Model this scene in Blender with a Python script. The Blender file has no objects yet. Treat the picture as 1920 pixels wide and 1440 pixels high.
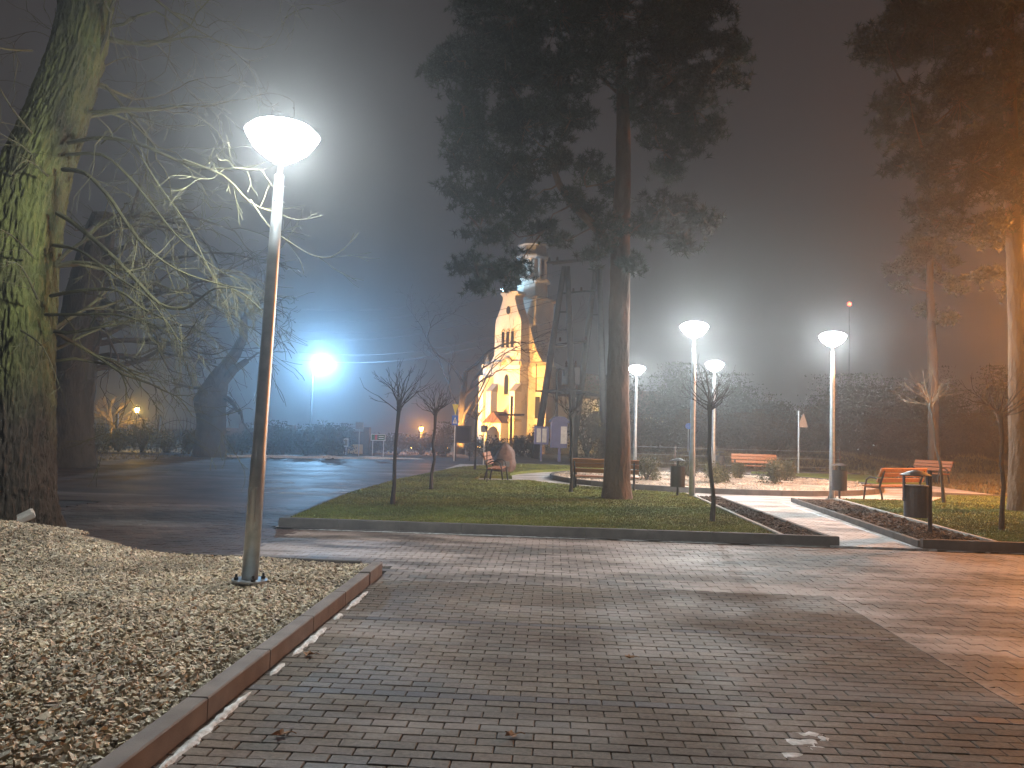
import bpy, math, random
import numpy as np
from mathutils import Vector, noise as mnoise
R = math.radians
random.seed(7); rng = np.random.default_rng(7)
SC = bpy.context.scene
COL = SC.collection
# ------------------------------------------------------------------ camera
F_PX, CAM_H, TILT, ROLL, YAW = 1498.0, 1.63, R(3.4), R(1.6), R(3.0)
_F = np.array([0, math.cos(TILT), math.sin(TILT)]); _U = np.array([0, -math.sin(TILT), math.cos(TILT)]); _X = np.array([1., 0, 0])
_X, _U = _X*math.cos(ROLL)+_U*math.sin(ROLL), -_X*math.sin(ROLL)+_U*math.cos(ROLL)
_Z = np.array([[math.cos(YAW), -math.sin(YAW), 0], [math.sin(YAW), math.cos(YAW), 0], [0, 0, 1]])
_F, _X, _U = _Z@_F, _Z@_X, _Z@_U
CAMP = np.array([0, 0, CAM_H])
cam = bpy.data.cameras.new('camera'); camo = bpy.data.objects.new('camera', cam); COL.objects.link(camo)
cam.sensor_width = 36; cam.lens = 36*F_PX/1920; cam.clip_end = 2000; cam.clip_start = 0.05
from mathutils import Matrix
camo.matrix_world = Matrix(((_X[0], _U[0], -_F[0], 0), (_X[1], _U[1], -_F[1], 0), (_X[2], _U[2], -_F[2], CAM_H), (0, 0, 0, 1)))
SC.camera = camo
def G(x, y, z=0.0):                     # photo pixel -> point on the ground
    d = _F*F_PX+_X*(x-960)-_U*(y-720); return Vector(CAMP+d*((z-CAM_H)/d[2]))
def AT(x, y, Y):                        # photo pixel -> point at world depth Y
    d = _F*F_PX+_X*(x-960)-_U*(y-720); return Vector(CAMP+d*(Y/d[1]))
# ------------------------------------------------------------------ world, exposure
w = bpy.data.worlds.new('World'); SC.world = w; w.use_nodes = True
wn = w.node_tree.nodes; wl = w.node_tree.links
sky = wn.new('ShaderNodeTexSky'); sky.sky_type = 'NISHITA'; sky.sun_disc = False
sky.sun_elevation = R(-4); sky.sun_rotation = R(75); sky.dust_density = 4
bgn = wn['Background']
tint = wn.new('ShaderNodeMixRGB'); tint.blend_type = 'MIX'; tint.inputs[0].default_value = 0.93
tint.inputs[2].default_value = (0.036, 0.0295, 0.028, 1)     # town glow under low cloud
wl.new(sky.outputs[0], tint.inputs[1]); wl.new(tint.outputs[0], bgn.inputs[0])
bgn.inputs[1].default_value = 1.0
SC.view_settings.view_transform = 'Standard'; SC.view_settings.look = 'None'
SC.view_settings.exposure = 0.0; SC.view_settings.gamma = 1.0; SC.view_settings.use_curve_mapping = False
cy = SC.cycles
cy.use_denoising = True
try: cy.denoiser = 'OPENIMAGEDENOISE'
except Exception: pass
cy.max_bounces = 5; cy.diffuse_bounces = 2; cy.glossy_bounces = 2; cy.volume_bounces = 1
cy.transparent_max_bounces = 12; cy.sample_clamp_indirect = 4.0; cy.use_adaptive_sampling = False
cy.caustics_reflective = False; cy.caustics_refractive = False

# ------------------------------------------------------------------ materials
def mat(name, col=(.5, .5, .5), rough=.8, metal=0, emit=None, estr=0, spec=None):
    m = bpy.data.materials.new(name); m.use_nodes = True
    b = m.node_tree.nodes['Principled BSDF']
    b.inputs['Base Color'].default_value = (*col, 1); b.inputs['Roughness'].default_value = rough
    b.inputs['Metallic'].default_value = metal
    if spec is not None: b.inputs['Specular IOR Level'].default_value = spec
    if emit: b.inputs['Emission Color'].default_value = (*emit, 1); b.inputs['Emission Strength'].default_value = estr
    return m
def nd(m, t): return m.node_tree.nodes.new(t)
def lk(m, a, b): m.node_tree.links.new(a, b)
def bs(m): return m.node_tree.nodes['Principled BSDF']
def noisy(name, c1, c2, scale=4, rough=.85, bump=.3, bscale=40, detail=6, bdist=.02, c3=None, stretch=None, metal=0):
    m = mat(name, c1, rough, metal)
    tc = nd(m, 'ShaderNodeNewGeometry'); src = tc.outputs['Position']
    if stretch:
        mp = nd(m, 'ShaderNodeMapping'); mp.inputs['Scale'].default_value = stretch; lk(m, src, mp.inputs[0]); src = mp.outputs[0]
    n = nd(m, 'ShaderNodeTexNoise'); n.inputs['Scale'].default_value = scale; n.inputs['Detail'].default_value = detail
    lk(m, src, n.inputs['Vector'])
    r = nd(m, 'ShaderNodeValToRGB'); r.color_ramp.elements[0].position = .32; r.color_ramp.elements[1].position = .68
    r.color_ramp.elements[0].color = (*c1, 1); r.color_ramp.elements[1].color = (*c2, 1)
    if c3: e = r.color_ramp.elements.new(.5); e.color = (*c3, 1)
    lk(m, n.outputs[0], r.inputs[0]); lk(m, r.outputs[0], bs(m).inputs['Base Color'])
    if bump:
        n2 = nd(m, 'ShaderNodeTexNoise'); n2.inputs['Scale'].default_value = bscale; n2.inputs['Detail'].default_value = 4
        lk(m, src, n2.inputs['Vector'])
        bp = nd(m, 'ShaderNodeBump'); bp.inputs['Strength'].default_value = bump; bp.inputs['Distance'].default_value = bdist
        lk(m, n2.outputs[0], bp.inputs['Height']); lk(m, bp.outputs[0], bs(m).inputs['Normal'])
    return m
def toned(name, ramp, rough=.85, bump=.25, bscale=60, frost=0, frost_scale=.7, wet=False, frost_col=(.50, .46, .44), frost_th=.5):
    """colour per piece: the mesh's own 'tone' plus the object's random value, picked from a ramp"""
    m = mat(name, ramp[0], rough)
    at = nd(m, 'ShaderNodeAttribute'); at.attribute_name = 'tone'
    oi = nd(m, 'ShaderNodeObjectInfo')
    ad = nd(m, 'ShaderNodeMath'); ad.operation = 'ADD'; lk(m, at.outputs['Fac'], ad.inputs[0]); lk(m, oi.outputs['Random'], ad.inputs[1])
    fr = nd(m, 'ShaderNodeMath'); fr.operation = 'FRACT'; lk(m, ad.outputs[0], fr.inputs[0])
    r = nd(m, 'ShaderNodeValToRGB'); els = r.color_ramp.elements
    while len(els) < len(ramp): els.new(.5)
    for i, c in enumerate(ramp): els[i].position = i/(len(ramp)-1); els[i].color = (*c, 1)
    lk(m, fr.outputs[0], r.inputs[0])
    ge = nd(m, 'ShaderNodeNewGeometry'); pos = ge.outputs['Position']
    g = nd(m, 'ShaderNodeTexNoise'); g.inputs['Scale'].default_value = 35; g.inputs['Detail'].default_value = 6; lk(m, pos, g.inputs['Vector'])
    mr = nd(m, 'ShaderNodeMapRange'); mr.inputs[1].default_value = .25; mr.inputs[2].default_value = .75; mr.inputs[3].default_value = .6; mr.inputs[4].default_value = 1.25
    lk(m, g.outputs[0], mr.inputs[0])
    mx = nd(m, 'ShaderNodeMixRGB'); mx.blend_type = 'MULTIPLY'; mx.inputs[0].default_value = 1
    lk(m, r.outputs[0], mx.inputs[1]); lk(m, mr.outputs[0], mx.inputs[2]); out = mx.outputs[0]
    # big soft stains
    st = nd(m, 'ShaderNodeTexNoise'); st.inputs['Scale'].default_value = .9; st.inputs['Detail'].default_value = 4; lk(m, pos, st.inputs['Vector'])
    sm = nd(m, 'ShaderNodeMapRange'); sm.inputs[1].default_value = .35; sm.inputs[2].default_value = .65; sm.inputs[3].default_value = .62; sm.inputs[4].default_value = 1.15
    lk(m, st.outputs[0], sm.inputs[0])
    mx2 = nd(m, 'ShaderNodeMixRGB'); mx2.blend_type = 'MULTIPLY'; mx2.inputs[0].default_value = 1
    lk(m, out, mx2.inputs[1]); lk(m, sm.outputs[0], mx2.inputs[2]); out = mx2.outputs[0]
    if frost:
        mp = nd(m, 'ShaderNodeMapping'); mp.inputs['Scale'].default_value = (.45, 1.3, 1); lk(m, pos, mp.inputs[0])
        fn = nd(m, 'ShaderNodeTexNoise'); fn.inputs['Scale'].default_value = frost_scale; fn.inputs['Detail'].default_value = 9; fn.inputs['Roughness'].default_value = .62
        lk(m, mp.outputs[0], fn.inputs['Vector'])
        fm = nd(m, 'ShaderNodeMapRange'); fm.inputs[1].default_value = frost_th-.06; fm.inputs[2].default_value = frost_th+.1; fm.inputs[3].default_value = 0; fm.inputs[4].default_value = frost
        lk(m, fn.outputs[0], fm.inputs[0])
        mf = nd(m, 'ShaderNodeMixRGB'); mf.inputs[2].default_value = (*frost_col, 1); lk(m, fm.outputs[0], mf.inputs[0]); lk(m, out, mf.inputs[1]); out = mf.outputs[0]
    lk(m, out, bs(m).inputs['Base Color'])
    if wet:
        wnn = nd(m, 'ShaderNodeTexNoise'); wnn.inputs['Scale'].default_value = .6; wnn.inputs['Detail'].default_value = 5; lk(m, pos, wnn.inputs['Vector'])
        wm = nd(m, 'ShaderNodeMapRange'); wm.inputs[1].default_value = .42; wm.inputs[2].default_value = .6; wm.inputs[3].default_value = .62; bs(m).inputs['Specular IOR Level'].default_value = .28; wm.inputs[4].default_value = rough
        lk(m, wnn.outputs[0], wm.inputs[0]); lk(m, wm.outputs[0], bs(m).inputs['Roughness'])
    if bump:
        n2 = nd(m, 'ShaderNodeTexNoise'); n2.inputs['Scale'].default_value = bscale; n2.inputs['Detail'].default_value = 5; lk(m, pos, n2.inputs['Vector'])
        bp = nd(m, 'ShaderNodeBump'); bp.inputs['Strength'].default_value = bump; bp.inputs['Distance'].default_value = .01
        lk(m, n2.outputs[0], bp.inputs['Height']); lk(m, bp.outputs[0], bs(m).inputs['Normal'])
    return m
def glow_glass(name, col, strength, clear=.55):
    m = bpy.data.materials.new(name); m.use_nodes = True; nt = m.node_tree; nt.nodes.clear()
    o = nt.nodes.new('ShaderNodeOutputMaterial'); a = nt.nodes.new('ShaderNodeAddShader')
    t = nt.nodes.new('ShaderNodeBsdfTransparent'); t.inputs[0].default_value = (clear, clear, clear, 1)
    e = nt.nodes.new('ShaderNodeEmission'); e.inputs[0].default_value = (*col, 1); e.inputs[1].default_value = strength
    nt.links.new(t.outputs[0], a.inputs[0]); nt.links.new(e.outputs[0], a.inputs[1]); nt.links.new(a.outputs[0], o.inputs[0])
    m.cycles.emission_sampling = 'NONE'
    return m
M = {}
M['ground'] = noisy('soil_and_turf', (.035, .030, .018), (.06, .055, .028), 1.2, .95, .6, 20)
M['asphalt'] = noisy('wet_asphalt', (.035, .031, .030), (.065, .056, .053), .35, .74, .3, 60, c3=(.045, .042, .042))
M['sand'] = noisy('joint_sand', (.018, .015, .012), (.03, .026, .02), 6, .95, .3)
M['brick'] = toned('paving_brick', [(.125, .098, .076), (.155, .122, .096), (.108, .094, .08), (.14, .11, .092), (.128, .094, .072), (.16, .128, .10)], .9, .35, 90, frost=.25, frost_scale=.8, frost_th=.56, wet=True)
M['brick_dark'] = toned('dark_band_brick', [(.055, .045, .045), (.075, .06, .058), (.06, .05, .055)], .7, .35, 90)
M['block'] = toned('interlocking_block', [(.13, .105, .09), (.165, .135, .115), (.10, .092, .087), (.15, .118, .103)], .74, .3, 70, frost=.55, frost_scale=1.0, wet=True, frost_th=.495, frost_col=(.56, .48, .44))
M['block_road'] = toned('road_block', [(.095, .068, .06), (.12, .086, .075), (.08, .066, .06)], .7, .3, 60, frost=.35, frost_scale=.5, wet=True, frost_th=.58)
M['path'] = toned('pale_path_paving', [(.34, .28, .25), (.38, .32, .29), (.31, .28, .26)], .7, .3, 60, frost=.85, frost_scale=1.1, frost_col=(.62, .58, .56), frost_th=.47)
M['gravel'] = toned('cream_gravel', [(.60, .50, .34), (.42, .33, .22), (.67, .58, .43), (.30, .24, .17), (.54, .40, .29), (.69, .61, .47), (.23, .19, .15), (.58, .49, .31)], .8, .2, 120)
M['gravel_bed'] = noisy('gravel_fines', (.17, .13, .085), (.30, .24, .16), 30, .95, .8, 50)
M['pale_gravel'] = toned('pale_bed_gravel', [(.60, .50, .40), (.68, .60, .50), (.52, .42, .34), (.66, .55, .44)], .85, .2, 120)
M['kerb'] = noisy('kerb_concrete', (.125, .105, .095), (.18, .152, .135), 6, .88, .3, 120, bdist=.004)
M['kerb_dark'] = noisy('old_kerb_concrete', (.075, .066, .06), (.12, .105, .095), 5, .85, .3, 100, bdist=.004)
M['edging'] = noisy('pale_edging', (.33, .31, .28), (.42, .40, .36), 5, .85, .25, 100, bdist=.004)
M['turf'] = noisy('lawn_soil', (.11, .14, .022), (.19, .20, .036), 1.3, .95, .6, 60, c3=(.15, .17, .028))
M['grass'] = toned('grass_blade', [(.13, .17, .03), (.18, .20, .035), (.23, .21, .05), (.14, .18, .035)], .7, 0)
M['dry_grass'] = toned('dry_grass_blade', [(.20, .15, .06), (.28, .21, .09), (.15, .12, .05), (.24, .19, .09)], .85, 0)
M['mulch'] = noisy('mulch_soil', (.028, .018, .012), (.075, .05, .034), 14, .95, 1, 45, bdist=.05)
M['chip'] = toned('bark_chip', [(.06, .038, .025), (.11, .07, .045), (.045, .03, .022), (.15, .10, .07)], .9, 0)
M['snow'] = noisy('old_snow', (.62, .63, .66), (.82, .83, .85), 8, .7, .5, 40)
M['dirty_snow'] = noisy('dirty_snow', (.30, .29, .27), (.66, .66, .66), 14, .7, .6, 40)
M['galv'] = noisy('galvanised_steel', (.34, .36, .37), (.46, .48, .49), 9, .42, .05, 60, metal=.75)
M['iron'] = mat('black_cast_iron', (.018, .016, .016), .5, .2)
M['binpaint'] = noisy('dark_bin_paint', (.022, .018, .017), (.035, .028, .025), 20, .5, .15, 200)
M['slat'] = noisy('stained_wood', (.26, .095, .035), (.36, .145, .055), 3, .55, .2, 30, stretch=(1, 18, 18))
M['bark_near'] = noisy('mossy_ridged_bark', (.04, .036, .018), (.135, .145, .035), 2.2, .95, 1, 26, c3=(.085, .085, .026), stretch=(1, 1, .35), bdist=.05)
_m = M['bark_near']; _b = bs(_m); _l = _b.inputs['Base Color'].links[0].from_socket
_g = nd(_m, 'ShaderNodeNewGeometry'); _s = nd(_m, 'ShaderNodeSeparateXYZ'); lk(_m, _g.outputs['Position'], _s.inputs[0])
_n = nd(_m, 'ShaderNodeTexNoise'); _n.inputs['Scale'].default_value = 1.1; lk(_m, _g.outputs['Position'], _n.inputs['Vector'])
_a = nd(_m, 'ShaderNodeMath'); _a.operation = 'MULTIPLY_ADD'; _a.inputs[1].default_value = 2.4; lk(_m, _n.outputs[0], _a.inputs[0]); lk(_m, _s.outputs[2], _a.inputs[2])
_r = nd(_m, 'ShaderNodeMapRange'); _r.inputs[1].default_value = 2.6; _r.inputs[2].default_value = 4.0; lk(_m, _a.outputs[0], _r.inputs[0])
_x = nd(_m, 'ShaderNodeMixRGB'); _x.inputs[1].default_value = (.038, .027, .018, 1); lk(_m, _r.outputs[0], _x.inputs[0]); lk(_m, _l, _x.inputs[2]); lk(_m, _x.outputs[0], _b.inputs['Base Color'])  # moss only higher up; dark lower trunk also paints in the weaker light there
bs(M['asphalt']).inputs['Specular IOR Level'].default_value = .25
M['bark'] = noisy('dark_bark', (.03, .025, .02), (.06, .05, .04), 3, .95, .9, 14, stretch=(1, 1, .3), bdist=.05)
M['bark_pine'] = noisy('pine_bark', (.065, .045, .032), (.15, .09, .055), 2.2, .95, .9, 12, stretch=(1, 1, .4), bdist=.06)
M['twig_near'] = noisy('mossy_twig', (.042, .036, .018), (.09, .083, .032), 3, .85, 0)
M['twig'] = noisy('dark_twig', (.04, .032, .026), (.075, .058, .045), 3, .9, 0)
M['twig_pale'] = noisy('pale_twig', (.13, .09, .05), (.2, .14, .085), 3, .9, 0)
M['needle'] = toned('pine_needle', [(.018, .028, .013), (.03, .04, .018), (.024, .034, .016), (.036, .042, .02)], .65, 0)
M['leaf'] = toned('evergreen_leaf', [(.028, .036, .014), (.045, .05, .02), (.035, .045, .018)], .7, 0)
M['leaf_brown'] = toned('brown_bush_leaf', [(.07, .05, .025), (.11, .075, .035), (.055, .045, .022)], .85, 0)
M['leaf_bed'] = toned('garden_shrub_leaf', [(.10, .095, .035), (.15, .125, .05), (.07, .075, .03)], .8, 0)
M['plaster'] = noisy('church_plaster', (.66, .62, .53), (.74, .70, .61), 1.5, .9, .15, 30)
M['cornice'] = noisy('church_cornice', (.42, .38, .31), (.5, .46, .38), 2, .9, .1, 30)
M['roof_tile'] = noisy('church_roof', (.10, .05, .035), (.15, .075, .05), 4, .85, .4, 12)
M['zinc'] = noisy('zinc_cap', (.22, .24, .25), (.3, .32, .33), 3, .5, .1, 20)
M['window'] = mat('dark_window_glass', (.02, .022, .026), .12)
M['frame'] = mat('window_frame', (.3, .26, .2), .6)
M['wall_yellow'] = noisy('ochre_house_wall', (.55, .42, .2), (.62, .48, .25), 2, .9, .1)
M['concrete_pole'] = noisy('weathered_concrete_pole', (.035, .033, .03), (.06, .057, .052), 4, .9, .3, 40)
M['steel_dark'] = noisy('dark_steel', (.025, .026, .028), (.045, .045, .048), 6, .55, .1, 40, metal=.3)
M['transformer'] = noisy('grey_transformer_paint', (.14, .15, .155), (.2, .21, .215), 4, .6, .1)
M['insulator'] = mat('brown_glazed_insulator', (.07, .03, .02), .25)
M['wire'] = mat('power_cable', (.03, .03, .03), .6)
M['blue_paint'] = noisy('blue_paint', (.03, .04, .14), (.045, .06, .19), 4, .5, .1)
M['paper'] = noisy('pasted_posters', (.5, .5, .47), (.68, .68, .64), 7, .8, 0)
M['sign_grey'] = mat('sign_back_grey', (.22, .22, .22), .5, .4)
M['sign_yellow'] = mat('sign_yellow', (.75, .58, .06), .45)
M['sign_blue'] = mat('sign_blue', (.03, .14, .55), .45)
M['sign_white'] = mat('sign_white', (.78, .78, .76), .45)
M['sign_green'] = mat('sign_green', (.02, .14, .06), .45)
M['sign_red'] = mat('sign_red', (.5, .06, .04), .45)
M['black'] = mat('black_paint', (.014, .014, .015), .5)
M['granite'] = noisy('pinkish_granite', (.12, .075, .06), (.21, .14, .115), 9, .75, .5, 25)
M['wood_dark'] = noisy('dark_timber', (.055, .035, .022), (.09, .055, .035), 4, .85, .3, 20, stretch=(6, 6, 1))
M['brickwall'] = noisy('dark_garden_wall', (.07, .055, .05), (.11, .085, .075), 3, .9, .3)
M['water'] = mat('pond_water', (.02, .025, .03), .06)
M['leaf_dead'] = mat('dead_leaf', (.25, .12, .05), .8)
M['led'] = glow_glass('lit_led_bowl', (.86, .97, 1.0), 30.0)
M['led_top'] = glow_glass('lit_acrylic_canopy', (.86, .97, 1.0), 12.0, .5)
M['led_blue'] = glow_glass('lit_blue_white_lens', (.45, .75, 1.0), 60.0, .9)
M['sodium'] = glow_glass('lit_sodium_glass', (1.0, .55, .10), 30.0, .9)
M['redlamp'] = mat('red_beacon_glass', (.4, .02, .01), .3, emit=(1, .08, .04), estr=12)

# ------------------------------------------------------------------ mesh helpers
class MB:
    def __init__(s): s.v = []; s.f = []; s.smooth = False
    def add(s, vs, fs):
        o = len(s.v); s.v += [tuple(v) for v in vs]; s.f += [tuple(i+o for i in f) for f in fs]; return s
    def box(s, c, size, rz=0, ry=0, rx=0, bevel=0):
        sx, sy, sz = (q/2 for q in size)
        mtx = Matrix.Translation(c) @ Matrix.Rotation(rz, 4, 'Z') @ Matrix.Rotation(ry, 4, 'Y') @ Matrix.Rotation(rx, 4, 'X')
        if bevel:
            b = min(bevel, sx*.9, sy*.9, sz*.9); vs = []; lay = ((-sz, b), (-sz+b, 0), (sz-b, 0), (sz, b))
            for z, i in lay:
                x, y = sx-i, sy-i
                vs += [(-x, -y, z), (x, -y, z), (x, y, z), (-x, y, z)]
            fs = [(3, 2, 1, 0), (12, 13, 14, 15)]
            for l in range(3):
                for k in range(4): fs.append((l*4+k, l*4+(k+1) % 4, l*4+4+(k+1) % 4, l*4+4+k))
        else:
            vs = [(x, y, z) for z in (-sz, sz) for x, y in ((-sx, -sy), (sx, -sy), (sx, sy), (-sx, sy))]
            fs = [(3, 2, 1, 0), (4, 5, 6, 7), (0, 1, 5, 4), (1, 2, 6, 5), (2, 3, 7, 6), (3, 0, 4, 7)]
        return s.add([mtx @ Vector(v) for v in vs], fs)
    def tube(s, path, rad, seg=8, cap=True, flat=None):
        P = [Vector(p) for p in path]; n = len(P)
        if not hasattr(rad, '__len__'): rad = [rad]*n
        vs = []; up = None
        for i in range(n):
            t = (P[min(i+1, n-1)]-P[max(i-1, 0)])
            if t.length < 1e-9: t = Vector((0, 0, 1))
            t.normalize()
            if up is None: up = t.orthogonal().normalized()
            else:
                up = up-t*up.dot(t)
                up = up.normalized() if up.length > 1e-6 else t.orthogonal().normalized()
            sd = t.cross(up)
            for k in range(seg):
                a = 2*math.pi*k/seg; vs.append(P[i]+(up*math.cos(a)+sd*math.sin(a))*rad[i])
        fs = [(i*seg+k, i*seg+(k+1) % seg, (i+1)*seg+(k+1) % seg, (i+1)*seg+k) for i in range(n-1) for k in range(seg)]
        if cap: fs += [tuple(range(seg-1, -1, -1)), tuple((n-1)*seg+k for k in range(seg))]
        return s.add(vs, fs)
    def lathe(s, prof, seg=24, c=(0, 0, 0)):
        vs = [(c[0]+r*math.cos(2*math.pi*k/seg), c[1]+r*math.sin(2*math.pi*k/seg), c[2]+z) for r, z in prof for k in range(seg)]
        n = len(prof)
        fs = [(i*seg+k, i*seg+(k+1) % seg, (i+1)*seg+(k+1) % seg, (i+1)*seg+k) for i in range(n-1) for k in range(seg)]
        fs += [tuple(range(seg-1, -1, -1)), tuple((n-1)*seg+k for k in range(seg))]
        return s.add(vs, fs)
    def prism(s, poly, z0, z1, ax='z'):
        n = len(poly)
        def q(p, z):
            return (p[0], p[1], z) if ax == 'z' else (p[0], z, p[1])
        vs = [q(p, z0) for p in poly]+[q(p, z1) for p in poly]
        fs = [tuple(range(n-1, -1, -1)), tuple(range(n, 2*n))]+[(k, (k+1) % n, n+(k+1) % n, n+k) for k in range(n)]
        return s.add(vs, fs)
    def build(s, name, m, parent=None, smooth=False, loc=None):
        me = bpy.data.meshes.new(name); me.from_pydata(s.v, [], s.f); me.materials.append(M[m] if isinstance(m, str) else m)
        import bmesh
        bm = bmesh.new(); bm.from_mesh(me); bmesh.ops.recalc_face_normals(bm, faces=bm.faces); bm.to_mesh(me); bm.free()
        me.polygons.foreach_set('use_smooth', [bool(smooth)]*len(me.polygons))
        return link(name, me, parent, loc)
def link(name, me, parent=None, loc=None):
    o = bpy.data.objects.new(name, me); COL.objects.link(o)
    if parent: o.parent = parent
    if loc is not None: o.location = loc
    return o
def raw(name, V, Fc, m, parent=None, tone=None, smooth=False):
    """big meshes from numpy: V (n,3), Fc (k, 3 or 4)"""
    V = np.asarray(V, dtype=np.float32); Fc = np.asarray(Fc, dtype=np.int32); k = Fc.shape[1]
    me = bpy.data.meshes.new(name); me.vertices.add(len(V)); me.vertices.foreach_set('co', V.ravel())
    me.loops.add(Fc.size); me.loops.foreach_set('vertex_index', Fc.ravel())
    me.polygons.add(len(Fc)); me.polygons.foreach_set('loop_start', np.arange(0, Fc.size, k, dtype=np.int32))
    me.polygons.foreach_set('use_smooth', np.full(len(Fc), bool(smooth)))
    if tone is not None:
        a = me.attributes.new('tone', 'FLOAT', 'POINT'); a.data.foreach_set('value', np.asarray(tone, dtype=np.float32))
    me.materials.append(M[m]); me.update(calc_edges=True); me.validate()
    return link(name, me, parent)
def tag(o, label, cat, group=None):
    o['label'] = label; o['category'] = cat
    if group: o['group'] = group
    return o
def kind(o, k, label=None):
    o['kind'] = k
    if label: o['label'] = label
    return o
def root(name, loc, label, cat, group=None, rz=0):
    o = bpy.data.objects.new(name, None); COL.objects.link(o); o.location = loc; o.rotation_euler = (0, 0, rz); o.empty_display_size = .2
    return tag(o, label, cat, group)
def copy_tree(o, parent=None):
    c = o.copy(); COL.objects.link(c); c.parent = parent
    for ch in list(o.children): copy_tree(ch, c)
    return c
def light(name, typ, loc, power, col, parent=None, radius=.1, **kw):
    l = bpy.data.lights.new(name, typ); l.energy = power; l.color = col
    if typ in ('POINT', 'SPOT'): l.shadow_soft_size = radius
    for k, v in kw.items(): setattr(l, k, v)
    o = bpy.data.objects.new(name, l); COL.objects.link(o); o.location = loc
    if parent: o.parent = parent
    return o
def sheet(name, pts, z, m, parent=None):
    mb = MB(); mb.add([(p[0], p[1], z) for p in pts], [tuple(range(len(pts)))]); return mb.build(name, m, parent)

# ------------------------------------------------------------------ the ground
kind(sheet('ground', [(-200, -20), (200, -20), (200, 180), (-200, 180)], -.06, 'ground'), 'structure')
kind(sheet('street', [(-70, 38.6), (-4.0, 38.6), (45, 38.6), (90, 44), (90, 50), (45, 48.5), (2, 49.5), (-9, 45.5), (-30, 42.2), (-70, 48)], -.03, 'asphalt'), 'structure')
kind(sheet('side_street', [(-19, 14), (-4.3, 14), (-4.4, 38.6), (-30, 38.6), (-30, 20)], -.034, 'asphalt'), 'structure')

X0, X1, YN = -1.86, 2.94, 8.64            # field of plain bricks beside the gravel kerb
def brick_mesh():
    L, D, g, c = .1, .05, .003, .004
    x, y = L-g, D-g; vs = []
    for z, i in ((-.03, 0), (-c, 0), (0, c)): vs += [(-x+i, -y+i, z), (x-i, -y+i, z), (x-i, y-i, z), (-x+i, y-i, z)]
    fs = [(8, 9, 10, 11)]
    for l in range(2):
        for k in range(4): fs.append((l*4+k, l*4+(k+1) % 4, l*4+4+(k+1) % 4, l*4+4+k))
    return np.array(vs), fs
BV, BF = brick_mesh()
a_ = .010; hw, hd = .0975, .0805
oc = [(-hw, -hd-a_), (-hw+.035, -hd-a_), (-.03, -hd+a_), (.03, -hd+a_), (hw-.035, -hd-a_), (hw, -hd-a_), (hw, hd+a_), (hw-.035, hd+a_), (.03, hd-a_), (-.03, hd-a_), (-hw+.035, hd+a_), (-hw, hd+a_)]
KV = np.array([(x, y, -.03) for x, y in oc]+[(x*.98, y*.98, 0) for x, y in oc])
KF = [(12, 13, 14, 21, 22, 23), (14, 15, 20, 21), (15, 16, 17, 18, 19, 20)]
KF = [(12, 13, 22, 23), (13, 14, 21, 22), (14, 15, 20, 21), (15, 16, 19, 20), (16, 17, 18, 19)]+[(k, (k+1) % 12, 12+(k+1) % 12, 12+k) for k in range(12)]
def scatter_pieces(name, pv, pf, pos, m, parent=None, rz=None, scale=None, tone=None):
    n = len(pos); k = len(pv)
    V = np.repeat(pv[None], n, 0)
    if scale is not None: V = V*scale[:, None, :]
    if rz is not None:
        c, s = np.cos(rz)[:, None], np.sin(rz)[:, None]
        V = np.stack([V[:, :, 0]*c-V[:, :, 1]*s, V[:, :, 0]*s+V[:, :, 1]*c, V[:, :, 2]], 2)
    V = V+pos[:, None, :]
    Fc = np.array(pf)[None]+(np.arange(n)*k)[:, None, None]
    t = rng.random(n) if tone is None else tone
    return raw(name, V.reshape(-1, 3), Fc.reshape(-1, len(pf[0])), m, parent, np.repeat(t, k))
paving = sheet('paved_square', [(-20, 2.2), (14.5, 2.2), (14.5, 12.62), (-4.3, 12.62), (-4.3, 24), (-20, 24)], -.018, 'sand')
kind(paving, 'structure')
bpos = []; dark = []; halves = []
rows = int((YN-2.4)/.1)
for j in range(rows):
    y = YN-.05-j*.1
    for i in range(26):
        x = X0+.1+i*.2-(.1 if j % 2 else 0)
        if x+.1 > X1+.03 or x-.1 < X0-.04:
            if X0-.04 < x+.05 < X0+.1 or X1-.02 < x < X1+.02: halves.append((x+.05 if x < 0 else x-.05, y, random.uniform(-.0025, .0015)))
            continue
        p = (x, y, random.uniform(-.0025, .0015))
        (dark if j in (17, 36) and random.random() < .85 else bpos).append(p)
bpos = np.array(bpos); dark = np.array(dark)
def in_view(p, m=25):
    v = np.array(p)-CAMP; wv = v@_F
    return wv > .3 and -m < 960+F_PX*(v@_X)/wv < 1920+m and 720-F_PX*(v@_U)/wv < 1440+m
vis = np.array([in_view(p) for p in bpos]); order = np.argsort(np.where(vis, bpos[:, 1], 99))
near_i, rest_i = order[:270], order[270:]
HV = BV*np.array([.48, 1, 1]); hme = bpy.data.meshes.new('half_brick'); hme.from_pydata([tuple(v) for v in HV], [], BF); hme.materials.append(M['brick'])
kind(scatter_pieces('half_bricks', HV, BF, np.array(halves), 'brick', paving), 'stuff', 'half bricks closing the rows')
bme = bpy.data.meshes.new('brick'); bme.from_pydata([tuple(v) for v in BV], [], BF); bme.materials.append(M['brick'])
for p in bpos[near_i]:
    o = link('brick', bme, paving, p); o.rotation_euler = (random.uniform(-.012, .012), random.uniform(-.008, .008), random.uniform(-.012, .012))
kind(scatter_pieces('brick_field', BV, BF, bpos[rest_i], 'brick', paving, rz=rng.normal(0, .008, len(rest_i))), 'stuff', 'grey brown bricks further back in running bond')
dme = bpy.data.meshes.new('dark_brick'); dme.from_pydata([tuple(v) for v in BV], [], BF); dme.materials.append(M['brick_dark'])
for p in dark: o = link('dark_brick', dme, paving, p); o.rotation_euler = (0, 0, random.uniform(-.01, .01))
kp = []; kr = []
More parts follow.
